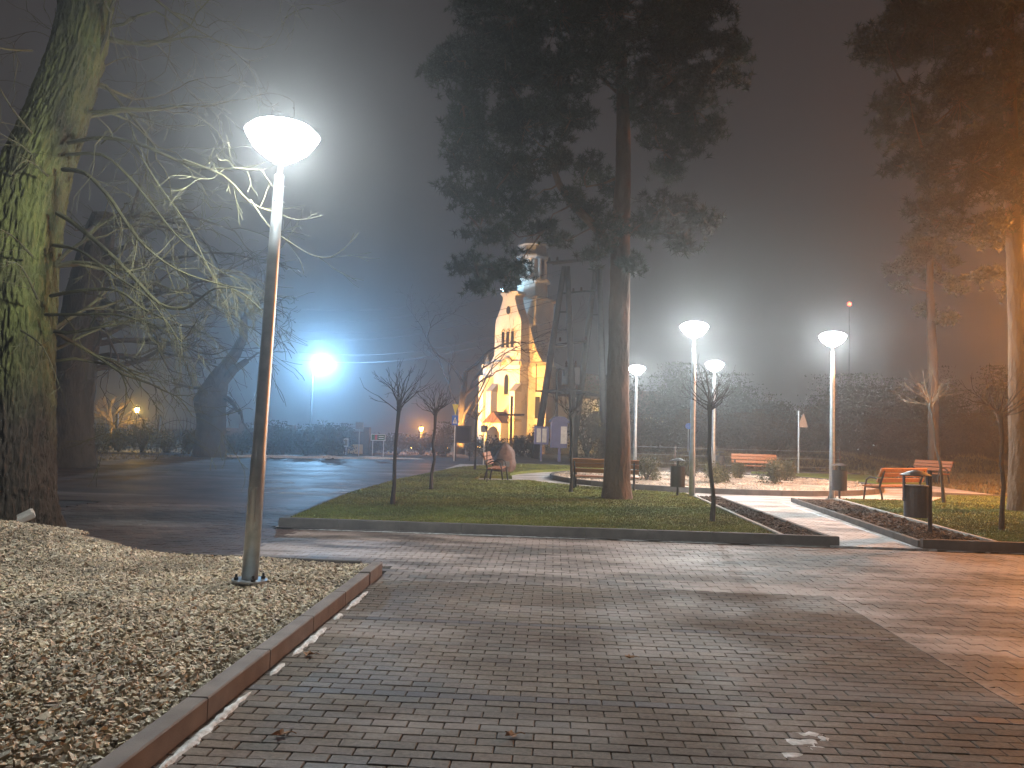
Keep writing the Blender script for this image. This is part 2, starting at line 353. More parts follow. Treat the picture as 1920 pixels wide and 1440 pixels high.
for j in range(-40, 150):
    y = YN+.085+j*.166
    for i in range(-60, 64):
        x = X1+.105+i*.2+(.1 if j % 2 else 0)
        if y < YN and x < X1+.09: continue
        if y > 12.5 and x > -4.4: continue
        if y < 9.45 and x < -1.95: continue
        if y > 15.8 or x < -13 or x > 12.3 or y < 3.2: continue
        (kr if x < -3.9 and y > 9 else kp).append((x, y, random.uniform(-.003, .002)))
kh = np.array([(X1+.053, YN+.085+j*.166, 0) for j in range(-33, 0) if j % 2]); kp = np.array(kp); kr = np.array(kr)
kind(scatter_pieces('half_blocks', KV*np.array([.5, 1, 1]), KF, kh, 'block', paving), 'stuff', 'half blocks along the straight joint')
kind(scatter_pieces('interlocking_blocks', KV, KF, kp, 'block', paving), 'stuff', 'I-shaped interlocking paving blocks dusted with frost')
kind(scatter_pieces('road_blocks', KV, KF, kr, 'block_road', paving), 'stuff', 'dark interlocking blocks of the side road')
kind(sheet('block_road', [(-20, 15.86), (-4.45, 15.86), (-4.75, 18.4), (-4.7, 24), (-4.3, 30), (-3.9, 33.2), (-2.4, 37.6), (-1.9, 38.5), (-30, 38.5), (-30, 20), (-20, 15.86)][:-1], -.006, 'block_road'), 'structure')
# joint line along the right border of the brick field is the open gap between the two pavings

# ------------------------------------------------------------------ gravel bed by the camera
gk = bpy.data.objects.new('gravel_kerb', None); COL.objects.link(gk); gk.location = (-1.92, 2.6, 0); kind(gk, 'structure')
yk = 2.45
for i, L in enumerate((.98, .98, .98, .98, .98, .98)):
    MB().box((0, yk+L/2-2.6, .035), (.12, L-.008, .17), rz=random.uniform(-.004, .004), bevel=.008).build('kerb_stone', 'kerb', gk); yk += L
MB().box((.004, yk+.3-2.6, .048), (.12, .62, .175), rz=.012, bevel=.008).build('kerb_stone', 'kerb', gk)
def gz(x, y):
    d2 = ((x+6.9)/1.5)**2+((y-9.3)/1.0)**2
    return .075+.33*np.exp(-d2*1.1)+.012*np.sin(x*3.1+y*2)
gx = np.linspace(-9.5, -1.985, 60); gy = np.linspace(2.2, 9.95, 60)
GX, GY = np.meshgrid(gx, gy); back = 9.42-.10*(GX+5.3)*(GX > -5.3)*.6
GYc = np.minimum(GY, np.where(GX > -5.2, 9.42+(GX+5.2)*-.07, 10.4)); GZ = gz(GX, GYc)-.03
GZ = np.where(GY > 9.7, np.minimum(GZ, .0), GZ)
V = np.stack([GX, GYc, GZ], 2).reshape(-1, 3); ii = np.arange(59*60).reshape(59, 60)[:, :59].ravel()
kind(raw('gravel_bed', V, np.stack([ii, ii+1, ii+61, ii+60], 1), 'gravel_bed'), 'structure')
CV = np.array([(x, y, z) for z in (-1, 1) for x, y in ((-1, -1), (1, -1), (1, 1), (-1, 1))], float)
CFc = [(3, 2, 1, 0), (4, 5, 6, 7), (0, 1, 5, 4), (1, 2, 6, 5), (2, 3, 7, 6), (3, 0, 4, 7)]
def stones(name, xy, zf, smin, smax, m, parent=None, flat=.5):
    n = len(xy); s = smin+(smax-smin)*rng.random(n)**1.6
    V = CV[None]+rng.normal(0, .32, (n, 8, 3)); V[:, 4:, :2] *= rng.uniform(.45, .95, (n, 1, 1))
    V = V*np.stack([s, s*rng.uniform(.5, .9, n), s*rng.uniform(flat*.5, flat, n)], 1)[:, None, :]
    ax = rng.normal(0, .45, n); ay = rng.normal(0, .45, n); az = rng.uniform(0, 6.28, n)
    def rot(V, a, i, j):
        c, sn = np.cos(a)[:, None], np.sin(a)[:, None]; W = V.copy(); W[:, :, i] = V[:, :, i]*c-V[:, :, j]*sn; W[:, :, j] = V[:, :, i]*sn+V[:, :, j]*c; return W
    V = rot(rot(rot(V, ax, 1, 2), ay, 0, 2), az, 0, 1)
    z = zf(xy[:, 0], xy[:, 1])+rng.uniform(-.012, .012, n)
    V = V+np.stack([xy[:, 0], xy[:, 1], z], 1)[:, None, :]
    Fc = np.array(CFc)[None]+(np.arange(n)*8)[:, None, None]
    return raw(name, V.reshape(-1, 3), Fc.reshape(-1, 4), m, parent, np.repeat(rng.random(n), 8))
N = 95000
xy = np.stack([rng.uniform(-8.6, -2.0, N), rng.uniform(2.9, 9.9, N)], 1)
keep = (xy[:, 1] < np.where(xy[:, 0] > -5.2, 9.40+(xy[:, 0]+5.2)*-.07, 9.4+.5*(xy[:, 0] < -5.8))) & (xy[:, 0] > -.80*xy[:, 1]-.5)
xy = xy[keep]
kind(stones('gravel', xy, lambda x, y: gz(x, y)-.012, .009, .026, 'gravel'), 'stuff', 'loose cream and tan gravel in the bed left of the kerb')
MB().box((-6.55, 9.75, .40), (.20, .13, .10), rz=.5, ry=-.5, rx=.4, bevel=.02).build('pale_rock', 'edging')
tag(bpy.data.objects['pale_rock'], 'pale angular rock on top of the gravel heap by the mossy trunk', 'rock')
kind(MB().box((-3.7, 9.44, .02), (3.0, .06, .1), rz=-.05, bevel=.006).build('gravel_edging', 'kerb_dark'), 'structure')

# ------------------------------------------------------------------ snow remnants
def snow_strip(name, pts, wd, ht, m='snow', seed=1, gaps=.0, par=None):
    rd = random.Random(seed); mb = MB()
    n = len(pts); run = []
    def flush(run):
        if len(run) < 3: return
        vs = []; fs = []
        for i, (p, nrm) in enumerate(run):
            e = math.sin(math.pi*min(1, max(0, i/(len(run)-1))))**.4
            wv = wd*e*rd.uniform(.35, 1.0); hh = ht*e*rd.uniform(.6, 1.2)
            for k, (u, z) in enumerate(((-.5, 0), (-.3, .8), (0, 1), (.3, .75), (.5, 0))):
                q = p+nrm*(u*wv+rd.uniform(-.1, .1)*wv); vs.append((q[0], q[1], p[2]-.004+max(.0, z*hh)))
        for i in range(len(run)-1):
            for k in range(4): fs.append((i*5+k, i*5+k+1, i*5+6+k, i*5+5+k))
        mb.add(vs, fs)
    for i in range(n-1):
        a, b = Vector(pts[i]), Vector(pts[i+1]); L = (b-a).length; k = max(7, int(L/(wd*.7))); d = (b-a).normalized(); nr = Vector((-d.y, d.x, 0))
        for j in range(k):
            if rd.random() < gaps: flush(run); run = []; continue
            run.append((a+(b-a)*(j/k), nr))
    flush(run)
    return mb.build(name, m, par, True)
kind(snow_strip('snow', [(-1.80, 3.2, 0), (-1.80, 8.2, 0)], .085, .022, 'dirty_snow', 3, .10), 'stuff', 'thin line of old snow along the foot of the gravel kerb')
kind(snow_strip('snow', [(-4.1, 12.56, 0), (4.45, 12.60, 0)], .09, .012, 'dirty_snow', 4, .04), 'stuff', 'thin snow line along the foot of the lawn kerb')
kind(snow_strip('snow', [(5.66, 12.9, .01), (5.86, 21, .01)], .10, .02, 'snow', 5, .02), 'stuff', 'snow line beside the right kerb of the path')
kind(snow_strip('snow', [(5.75, 12.60, 0), (12, 12.60, 0)], .07, .012, 'dirty_snow', 6, .05), 'stuff', 'snow line below the right front kerb')
kind(snow_strip('snow', [(-17, 38.9, -.03), (-13.5, 40.2, -.03), (-9.2, 42.5, -.03), (-6.6, 44.2, -.03)], 1.0, .16, 'snow', 7, .0), 'stuff', 'low bank of cleared snow beyond the side street')
for k, (px, py, s) in enumerate(((1520, 1376, .12), (1512, 1390, .13), (1535, 1384, .11), (1506, 1404, .12), (1498, 1414, .10), (1540, 1400, .07))):
    c = G(px, py)
    kind(snow_strip('snow', [(c.x-s, c.y-.02, 0), (c.x+s*.9, c.y+.015, 0)], s*1.2, .006, 'dirty_snow', 20+k, .1), 'stuff', 'melting smear of snow on the bricks in front')
for k in range(26):
    px, py = random.uniform(500, 690), random.uniform(868, 925); c = G(px, py)
    if c.x > -5: continue
    kind(snow_strip('snow', [(c.x-.5, c.y, 0), (c.x+.5, c.y+.1, 0)], random.uniform(.10, .3), .006, 'dirty_snow', 40+k, .1), 'stuff', 'thin frost patch on the side road')
for nm, px, py, lb in (('dead_leaf', 577, 1231, 'curled brown leaf lying by the gravel kerb'), ('dead_leaf', 526, 1382, 'dark shrivelled leaf on the near bricks'), ('dead_leaf', 958, 1383, 'pale stalky leaf on the bricks in mid foreground'), ('dead_leaf', 1180, 1237, 'flat pale leaf lying on the bricks at centre')):
    c = G(px, py); mb = MB(); pts = []
    for k in range(12):
        a = k/12*6.28; rr = .045*(1 if k % 2 else .55)*random.uniform(.8, 1.2); pts.append((rr*math.cos(a), rr*math.sin(a), .012+random.uniform(0, .022)))
    mb.add([(0, 0, .01)]+pts, [(0, 1+k, 1+(k+1) % 12) for k in range(12)]); mb.tube([(0, 0, .012), (.05, .03, .02), (.075, .03, .012)], .003, 4)
    tag(mb.build(nm, 'leaf_dead', loc=(c.x, c.y, 0)), lb, 'leaf')

# ------------------------------------------------------------------ the park: path, lawns, beds, kerbs
CX, CY, CR = 5.6, 28.9, 5.6
def arc(r, a0, a1, n=40): return [(CX+r*math.cos(a0+(a1-a0)*i/n), CY+r*math.sin(a0+(a1-a0)*i/n)) for i in range(n+1)]
path_o = kind(sheet('park_path', [(-4.4, 12.7), (14.5, 12.7), (14.5, 38.3), (-4.4, 38.3)], .004, 'path'), 'structure')
# path slabs: rows of small pale blocks on the front stretch
pp = np.array([(x+(.1 if j % 2 else 0), 12.75+j*.166, .012+random.uniform(-.002, .002)) for j in range(52) for x in np.arange(4.42, 6.3, .2) if 4.40 < x+(.1 if j % 2 else 0) < 5.95+.035*j*.166])
kind(scatter_pieces('path_blocks', KV, KF, pp, 'path', path_o), 'stuff', 'pale frosty interlocking blocks of the park path')
def lawn(name, pts, z=.10):
    mb = MB(); n = len(pts); mb.prism([(p[0], p[1]) for p in pts], -.02, z); return kind(mb.build(name, 'turf'), 'structure')
lawn_c = [(-4.30, 12.82), (3.62, 12.82), (3.62, 20.9)]+[p for p in arc(7.1, R(-106), R(-152), 20)]+[(-2.45, 24.9), (-2.45, 27.4), (-1.45, 27.5)]+arc(7.1, R(-168), R(-236), 24)+[(2.5, 38.2), (-1.95, 38.2), (-3.85, 33.2), (-4.65, 24), (-4.7, 18.4)]
lawn('lawn', lawn_c)
lawn_r = [(7.05, 12.82), (13.6, 12.82), (13.6, 24.9), (11.8, 24.6), (10.2, 22.0), (7.55, 21.6)]
lawn('lawn', lawn_r)
lawn_b = arc(7.3, R(60), R(20), 12)+[(14.4, 31.4), (14.4, 37.6), (9.2, 37.6)]
lawn('lawn', lawn_b)
def kerb_run(name, pts, wd=.1, ht=.15, m='kerb_dark', step=1.0, z0=-.02):
    k = bpy.data.objects.new(name, None); COL.objects.link(k); k.location = (pts[0][0], pts[0][1], 0); kind(k, 'structure')
    o0 = Vector((pts[0][0], pts[0][1], 0))
    for a, b in zip(pts[:-1], pts[1:]):
        a, b = Vector((*a, 0)), Vector((*b, 0)); L = (b-a).length; n = max(1, round(L/step)); d = (b-a)/n; ang = math.atan2(d.y, d.x)
        for i in range(n):
            c = a+d*(i+.5)-o0
            MB().box((c.x, c.y, (ht+z0)/2), (d.length-.006, wd, ht-z0+random.uniform(-.003, .003)), rz=ang+random.uniform(-.003, .003), bevel=.007).build('kerb_stone', m, k)
kerb_run('lawn_kerb', [(-4.35, 12.76), (4.47, 12.76)])
kerb_run('lawn_kerb', [(5.72, 12.76), (13.7, 12.76)])
kerb_run('bed_kerb', [(4.42, 12.83), (4.30, 21.0)], .08, .12)
kerb_run('bed_kerb', [(5.74, 12.83), (6.25, 21.2)], .08, .12)
kerb_run('lawn_edging', [(3.68, 12.83), (3.68, 20.9)], .07, .125, 'edging')
kerb_run('lawn_edging', [(6.98, 12.83), (7.48, 21.6)], .07, .125, 'edging')
kerb_run('circle_kerb', arc(CR, 0, 2*math.pi, 36), .12, .16)
kerb_run('far_kerb', [(-1.95, 38.3), (14.4, 38.3)], .12, .13)
kerb_run('street_kerb', [(-4.38, 12.9), (-4.76, 18.4), (-4.71, 24), (-3.92, 33.2), (-2.0, 38.2)], .08, .09, 'kerb_dark', 1.4)
kerb_run('right_kerb', [(11.6, 25.2), (14.5, 24.6)], .1, .14)
for nm, pl in (('planting_strip', [(3.73, 12.83), (4.37, 12.83), (4.25, 21), (3.73, 20.9)]), ('planting_strip', [(5.79, 12.83), (6.93, 12.83), (7.43, 21.6), (6.30, 21.2)])):
    kind(MB().prism(pl, -.02, .085).build(nm, 'mulch'), 'structure')
n = 5200; side = rng.random(n) < .4; yy = rng.uniform(12.85, 21, n); tt = (yy-12.83)/8.3
xx = np.where(side, 3.75+rng.random(n)*(.60-.1*tt), 5.82+.5*tt+rng.random(n)*1.08)
kind(stones('bark_chips', np.stack([xx, yy], 1), lambda x, y: .09+0*x, .012, .045, 'chip', flat=.35), 'stuff', 'dark bark chips in the two planting strips')
bedo = kind(MB().prism(arc(CR-.06, 0, 2*math.pi, 48)[:-1], -.02, .09).build('circular_bed', 'pale_gravel'), 'structure')
n = 16000; ra = CR*np.sqrt(rng.random(n))*.985; th = rng.uniform(0, 6.28, n)
kind(stones('pale_gravel', np.stack([CX+ra*np.cos(th), CY+ra*np.sin(th)], 1), lambda x, y: .095+.05*np.sin(x*1.3)*np.sin(y*1.1)**2, .02, .05, 'pale_gravel'), 'stuff', 'pale pinkish gravel of the round bed')
# grass
def inside(P, poly):
    poly = np.array(poly); x, y = P[:, 0], P[:, 1]; r = np.zeros(len(P), bool); j = len(poly)-1
    for i in range(len(poly)):
        c = ((poly[i, 1] > y) != (poly[j, 1] > y)) & (x < (poly[j, 0]-poly[i, 0])*(y-poly[i, 1])/(poly[j, 1]-poly[i, 1]+1e-9)+poly[i, 0]); r ^= c; j = i
    return r
def blades(name, poly, n, z, hmin, hmax, m, label, wd=.007, falloff=True):
    poly = np.array(poly); lo, hi = poly.min(0), poly.max(0)
    P = rng.uniform(lo, hi, (n, 2))
    if falloff:
        u = rng.random(n)**1.7; P[:, 1] = lo[1]+(hi[1]-lo[1])*u
    P = P[inside(P, poly)]; n = len(P)
    a = rng.uniform(0, 6.28, n); hh = rng.uniform(hmin, hmax, n); zz = np.full(n, z)
    ln = rng.normal(0, .5, (n, 2))*hh[:, None]; wv = wd*np.stack([np.cos(a), np.sin(a)], 1)*(1+P[:, 1:2]/15)
    V = np.stack([np.c_[P-wv, zz-.004], np.c_[P+wv, zz-.004], np.c_[P+ln, zz+hh]], 1).reshape(-1, 3)
    return kind(raw(name, V, np.arange(3*n).reshape(-1, 3), m, None, np.repeat(rng.random(n), 3)), 'stuff', label)
blades('grass', lawn_c, 150000, .10, .010, .032, 'grass', 'short winter grass on the central lawn')
blades('grass', lawn_r, 90000, .10, .010, .032, 'grass', 'short grass on the right lawn')
# pond, bank
pond = [(4.0, 38.9), (6.5, 38.7), (12.5, 39.2), (14.0, 42), (13, 46.2), (8, 46.8), (5.2, 45.6), (3.8, 42)]
kind(sheet('pond', pond, .012, 'water'), 'structure')
bx = np.linspace(3.0, 80, 110); by = np.linspace(45.0, 62, 26); BX, BY = np.meshgrid(bx, by)
BZ = -.05+np.clip((BY-45.5)/4, 0, 1)*(.55+.25*np.sin(BX*.8)+.15*np.sin(BX*2.3+BY))*np.clip((BX-3)/3, 0, 1)
ii = np.arange(25*110).reshape(25, 110)[:, :109].ravel()
kind(raw('earth_bank', np.stack([BX, BY, BZ], 2).reshape(-1, 3), np.stack([ii, ii+1, ii+111, ii+110], 1), 'ground', smooth=True), 'structure')
n = 26000; P = np.stack([rng.uniform(3.5, 45, n), rng.uniform(45.6, 56, n)], 1)
z = -.05+np.clip((P[:, 1]-45.5)/4, 0, 1)*(.55+.25*np.sin(P[:, 0]*.8)+.15*np.sin(P[:, 0]*2.3+P[:, 1]))*np.clip((P[:, 0]-3)/3, 0, 1)
a = rng.uniform(0, 6.28, n); hh = rng.uniform(.08, .32, n); ln = rng.normal(0, .5, (n, 2))*hh[:, None]; wv = .02*np.stack([np.cos(a), np.sin(a)], 1)
V = np.stack([np.c_[P-wv, z-.03], np.c_[P+wv, z-.03], np.c_[P+ln, z+hh]], 1).reshape(-1, 3)
kind(raw('dry_grass', V, np.arange(3*n).reshape(-1, 3), 'dry_grass', None, np.repeat(rng.random(n), 3)), 'stuff', 'tufts of dry yellow grass on the bank behind the pond')
blades('dry_grass', [(14.6, 24), (34, 22), (44, 45), (14.5, 45)], 34000, -.05, .05, .2, 'dry_grass', 'rough dry grass right of the park', .016, False)
blades('dry_grass', [(-30, 18), (-20, 18), (-17, 38), (-30, 38)], 8000, -.05, .05, .16, 'dry_grass', 'rough verge grass left of the side street', .012, False)

# ------------------------------------------------------------------ park lamps
LED = (.90, .98, .98)
def make_lamp():
    r = root('park_lamp', (0, 0, 0), 'x', 'street lamp', 'park lamps with glowing bowls')
    pl = MB().lathe([(.17, .0), (.17, .018), (.075, .02), (.07, .05)], 20).build('base_plate', 'galv', r)
    for k in range(4):
        a = k*math.pi/2+.6; MB().lathe([(.022, .018), (.022, .045), (.012, .046), (.012, .075)], 6, (.13*math.cos(a), .13*math.sin(a), 0)).build('bolt', 'iron', pl)
    pole = MB().lathe([(.078, .02), (.074, 1.2), (.066, 1.25), (.058, 3.2), (.048, 4.05), (.02, 4.06)], 16).build('pole', 'galv', r, True)
    MB().box((.0, -.066, .75), (.075, .012, .34), bevel=.004).build('access_door', 'galv', pole)
    for z in (3.78, 3.94):
        for k in range(3):
            a = k*2.094+.4; MB().tube([(.045*math.cos(a), .045*math.sin(a), z), (.068*math.cos(a), .068*math.sin(a), z)], .007, 6).build('set_screw', 'iron', pole)
    hd = MB().lathe([(.03, 4.05), (.03, 4.16), (.08, 4.17), (.08, 4.19)], 16).build('lamp_neck', 'galv', r)
    MB().lathe([(.075, 4.19), (.15, 4.23), (.27, 4.32), (.345, 4.43), (.352, 4.46)], 28).build('glowing_bowl', 'led', r, True)
    MB().lathe([(.365, 4.462), (.37, 4.475), (.30, 4.54), (.18, 4.585), (.05, 4.60)], 28).build('canopy', 'led_top', r, True)
    light('lamp_light', 'POINT', (0, 0, 4.37), LAMP_W, LED, r, .12)
    return r
LAMP_W = 2300
lamps = [((467, 1108), 'tall park lamp standing on the gravel bed close to the viewer', (R(.0), R(1.6))), ((1297, 937), 'park lamp at the lawn corner just right of the big pine', (0, 0)), ((1560, 938), 'rightmost park lamp, by the bin at the end of the path', (0, 0)),
         ((1190, 887), 'distant park lamp seen just beside the pine trunk', (0, 0)), ((1337, 898), 'distant park lamp behind the young tree at centre right', (0, 0))]
L0 = make_lamp()
for i, (p, lb, tl) in enumerate(lamps):
    o = L0 if i == 0 else copy_tree(L0)
    c = G(*p); o.location = (c.x, c.y, .095 if i == 0 else .03); o['label'] = lb; o.rotation_euler = (tl[0], tl[1], i*.7)
# the street lamps
def street_lamp(p, Y, z, label, m, power, col, arm=(.9, 0), radius=.12, post='steel_dark', name='street_lamp'):
    top = AT(p[0], p[1], Y); z = top.z if z is None else z
    r = root(name, (top.x-arm[0], top.y-arm[1], -.04), label, 'street lamp')
    po = MB().lathe([(.11, 0), (.10, 1), (.06, z-.2), (.05, z+.05)], 12).build('pole', post, r, True)
    MB().tube([(0, 0, z), (arm[0]*.5, arm[1]*.5, z+.25), (arm[0]*.85, arm[1]*.85, z+.27)], .035, 8).build('arm', post, r)
    hd = MB().box((arm[0], arm[1], z+.27), (.62, .26, .12), rz=math.atan2(arm[1], arm[0]), bevel=.04).build('lamp_head', post, r)
    MB().lathe([(.02, -.10), (.10, -.075), (.13, -.02), (.13, .0)], 16, (arm[0], arm[1], z+.20)).build('lens', m, hd, True)
    light('lamp_light', 'POINT', (arm[0], arm[1], z+.10), power, col, r, radius)
    return r
BLUE, SOD = (.30, .62, 1.0), (1.0, .33, .05)
street_lamp((603, 684), 66, None, 'tall street lamp with a blue white glare beyond the side street', 'led_blue', 22000, BLUE, (.8, -.3))
street_lamp((2150, 520), 21.0, None, 'sodium street lamp outside the right edge of the view', 'sodium', 10500, SOD, (-1.2, .2))
def lantern(p, Y, label, power, m='sodium', col=SOD):
    t = AT(p[0], p[1], Y); r = root('post_lantern', (t.x, t.y, -.05), label, 'lantern'); z = t.z+.05
    MB().lathe([(.07, 0), (.05, .3), (.035, z-.25), (.06, z-.2)], 10).build('post', 'black', r)
    MB().lathe([(.07, z-.2), (.13, z-.02), (.13, z+.06)], 10).build('glass', m, r)
    MB().lathe([(.17, z+.06), (.12, z+.13), (.02, z+.24)], 10).build('cap', 'black', r)
    light('lamp_light', 'POINT', (0, 0, z-.05), power, col, r, .08)
lantern((790, 803), 57, 'orange post lantern glowing in the bush left of the church', 1500)
lantern((257, 767), 46, 'small yellow post lantern behind the iron fence', 700, col=(1, .6, .12))

# ------------------------------------------------------------------ bare trees
def grow(mb, p, d, L, r, lev, rd, spread=.55, droop=0., ratio=.72, kids=3, seg=5, wig=.25, minr=.004, tips=None):
    """one branch as a bent tube, then its children"""
    pts = [p.copy()]; rad = [r]; n = 4 if lev > 1 else 3; q = p.copy(); dd = d.copy()
    for i in range(n):
        dd = (dd+Vector((rd.gauss(0, wig), rd.gauss(0, wig), rd.gauss(0, wig)-droop))).normalized()
        q = q+dd*(L/n); pts.append(q.copy()); rad.append(max(minr, r*(1-(i+1)/n*(.45 if lev > 0 else .7))))
    mb.tube(pts, rad, seg if lev > 1 else (4 if lev else 3), cap=False)
    if lev <= 0: return
    for k in range(kids+(1 if rd.random() < .4 else 0)):
        t = rd.uniform(.35, 1.0) if k else 1.0
        i = min(n-1, int(t*n)); u = t*n-i; b = pts[i].lerp(pts[i+1], u)
        dl = (pts[i+1]-pts[i]).normalized(); ax = Vector((rd.gauss(0, 1), rd.gauss(0, 1), rd.gauss(0, 1))).cross(dl).normalized()
        nd_ = (dl+ax*math.tan(spread*rd.uniform(.5, 1.3))).normalized()
        grow(mb, b, nd_, L*ratio*rd.uniform(.7, 1.15), max(minr, rad[i]*.62), lev-1, rd, spread, droop, ratio, kids, seg, wig, minr)
def bark_trunk(path, rad, seg, rings, amp, freq, seed=0):
    P = [Vector(p) for p in path]; n = len(P); V = []
    for i in range(rings):
        t = i/(rings-1)*(n-1); k = min(int(t), n-2); u = t-k
        p0, p1, p2, p3 = P[max(k-1, 0)], P[k], P[k+1], P[min(k+2, n-1)]
        c = .5*((2*p1)+(p2-p0)*u+(2*p0-5*p1+4*p2-p3)*u*u+(3*p1-p0-3*p2+p3)*u**3); r = rad[k]*(1-u)+rad[k+1]*u
        for j in range(seg):
            a = 2*math.pi*j/seg
            q = Vector((math.cos(a)*freq, math.sin(a)*freq, c.z*freq*.22+seed))
            rg = min(1.0, abs(mnoise.noise(q*1.6))*4.5)*1.6-1.0; rg2 = mnoise.noise(q*4.5)
            lum = mnoise.noise(Vector((math.cos(a)*1.2, math.sin(a)*1.2, c.z*.9+seed)))
            rr = r*(1+.10*lum)+amp*(rg*.8+rg2*.5)
            V.append((c.x+rr*math.cos(a), c.y+rr*math.sin(a), c.z))
    Fc = [(i*seg+k, i*seg+(k+1) % seg, (i+1)*seg+(k+1) % seg, (i+1)*seg+k) for i in range(rings-1) for k in range(seg)]
    return V, Fc
def young_tree(base, h, crown, label, seed, lean=(0, 0), m='twig'):
    rd = random.Random(seed); b = Vector((base.x, base.y, .09)); t = root('young_tree', b, label, 'tree', 'young round-headed trees on the lawns')
    p = [Vector((0, 0, -.02))]
    for i in range(1, 6): p.append(Vector((lean[0]*i/5+rd.gauss(0, .02), lean[1]*i/5+rd.gauss(0, .02), h*i/5)))
    mb = MB(); mb.tube(p, [.055, .04, .037, .035, .034, .042], 8); mb.lathe([(.05, -.05), (.055, .03), (.03, .09)], 8, tuple(p[-1])); mb.build('trunk', 'bark', t)
    cb = MB()
    for k in range(17):
        a = k*2.4+rd.random(); el = rd.uniform(.25, 1.35)
        d = Vector((math.cos(a)*math.cos(el), math.sin(a)*math.cos(el), math.sin(el)))
        grow(cb, p[-1]+Vector((0, 0, rd.uniform(-.1, .12))), d, crown*rd.uniform(.6, .9), .014, 2, rd, .38, -.05, .6, 2, 4, .14, .0032)
    cb.build('crown', m, t); return t
yt = [((735, 955), 1.95, .66, 'young tree with twiggy round head nearest the lawn corner by the road', (.05, .0)), ((808, 925), 1.95, .62, 'young tree second from the road corner, in front of the orange lantern', (.05, 0)),
      ((890, 885), 2.0, .55, 'small young tree left of the square sign, far lawn', (0, 0)), ((1070, 930), 2.0, .62, 'young tree just left of the big pine, before the bench', (.0, .0)),
      ((1335, 988), 2.1, .60, 'young tree near the front kerb between pine and path', (-.08, 0)), ((1770, 950), 2.5, .75, 'pale young tree behind the bench on the right lawn', (-.3, 0)), ((1878, 1005), 2.05, .62, 'young tree on the right lawn beside the near bin', (.0, 0))]
for i, (p, h, c, lb, ln) in enumerate(yt): young_tree(G(*p), h, c, lb, 100+i, ln, 'twig_pale' if i == 5 else 'twig')
sap = root('sapling', G(913, 910)+Vector((0, 0, .09)), 'thin sapling in front of the side-on bench', 'tree')
mb = MB(); mb.tube([(0, 0, -.02), (-.03, 0, .9), (-.06, 0, 1.7)], [.02, .016, .012], 6); mb.build('trunk', 'bark', sap)
mb = MB(); rd = random.Random(4)
for k in range(9):
    a = k*2.4; grow(mb, Vector((-.06, 0, 1.55)), Vector((math.cos(a)*.5, math.sin(a)*.5, .9)).normalized(), .4, .008, 1, rd, .4, 0, .6, 2, 4, .12, .003)
mb.build('crown', 'twig', sap)

def bare_tree(base, h, r, label, seed, lev=5, lean=(0, 0), limbs=5, m='twig', mt='bark', name='bare_tree', spread=.5, first=.35, L0=.42, droop=.0):
    rd = random.Random(seed); t = root(name, (base.x, base.y, -.06), label, 'tree', None)
    n = 6; P = [Vector((lean[0]*(i/n)**1.3+rd.gauss(0, .03)*r*4, lean[1]*i/n, h*.55*i/n)) for i in range(n+1)]
    P[0].x = P[0].y = 0; ra = [r*1.35, r*1.05, r*.95, r*.88, r*.8, r*.7, r*.55]
    V, Fc = bark_trunk(P, ra, 28, 44, r*.08, 5, seed); raw('trunk', V, Fc, mt, t, smooth=True)
    mb = MB()
    for k in range(limbs):
        i = int(n*(first+(1-first)*k/max(1, limbs-1))); a = k*2.3+seed; el = rd.uniform(.5, 1.1)
        d = Vector((math.cos(a)*math.cos(el), math.sin(a)*math.cos(el), math.sin(el)))
        grow(mb, P[min(i, n)], d, h*L0*rd.uniform(.7, 1.0), r*.36, lev, rd, spread, droop, .7, 2, 6, .2, .007)
    mb.build('branches', m, t); return t
bare_tree(AT(862, 850, 56), 10.5, .27, 'large bare tree standing left of the church facade', 11, 5, (.2, 0), 7, spread=.55)
# pollard on the left with one tall crooked limb
b = AT(392, 866, 38); pt = root('old_tree', (b.x, b.y, -.06), 'old pollard tree with a swollen trunk and one crooked limb', 'tree')
V, Fc = bark_trunk([(0, 0, 0), (.0, 0, .9), (.0, 0, 1.9), (-.05, 0, 2.8), (.1, 0, 3.5), (.45, 0, 4.4)], [.85, .66, .68, .78, .62, .34], 40, 60, .05, 5, 3); raw('trunk', V, Fc, 'bark', pt, smooth=True)
mb = MB(); mb.tube([(.15, 0, 3.3), (.5, 0, 4.3), (1.05, 0, 5.1), (1.35, .1, 5.9), (1.35, .1, 6.9)], [.42, .34, .28, .23, .15], 9); mb.tube([(.4, 0, 3.6), (1.1, -.2, 4.3), (1.75, -.3, 4.75)], [.3, .2, .15], 8)
rd = random.Random(5)
for st, d, L, rr in (((-.3, 0, 3.2), (-.8, .1, .45), 1.6, .10), ((.4, 0, 3.0), (.95, -.1, .25), 2.1, .15), ((1.35, .1, 6.8), (.6, 0, .5), 1.6, .09), ((1.35, .1, 6.6), (-.4, .2, .8), 1.4, .08), ((1.7, -.3, 4.7), (.7, 0, .5), 1.4, .06), ((.5, 0, 4.3), (-.7, 0, .5), 1.3, .06), ((1.3, .1, 6.9), (.9, .2, .05), 1.7, .07)):
    grow(mb, Vector(st), Vector(d).normalized(), L, rr, 4, rd, .5, .03, .68, 2, 5, .25, .010)
mb.build('branches', 'twig', pt)
b = AT(120, 880, 27); dt = root('old_tree', (b.x, b.y, -.06), 'thick dark trunk in shadow behind the mossy tree', 'tree')
V, Fc = bark_trunk([(0, 0, 0), (0, 0, .8), (.05, 0, 2.4), (.15, 0, 4.2), (.5, 0, 6.5), (.8, .2, 9)], [1.15, .88, .76, .72, .6, .4], 44, 70, .06, 5, 8); raw('trunk', V, Fc, 'bark', dt, smooth=True)
mb = MB(); rd = random.Random(6)
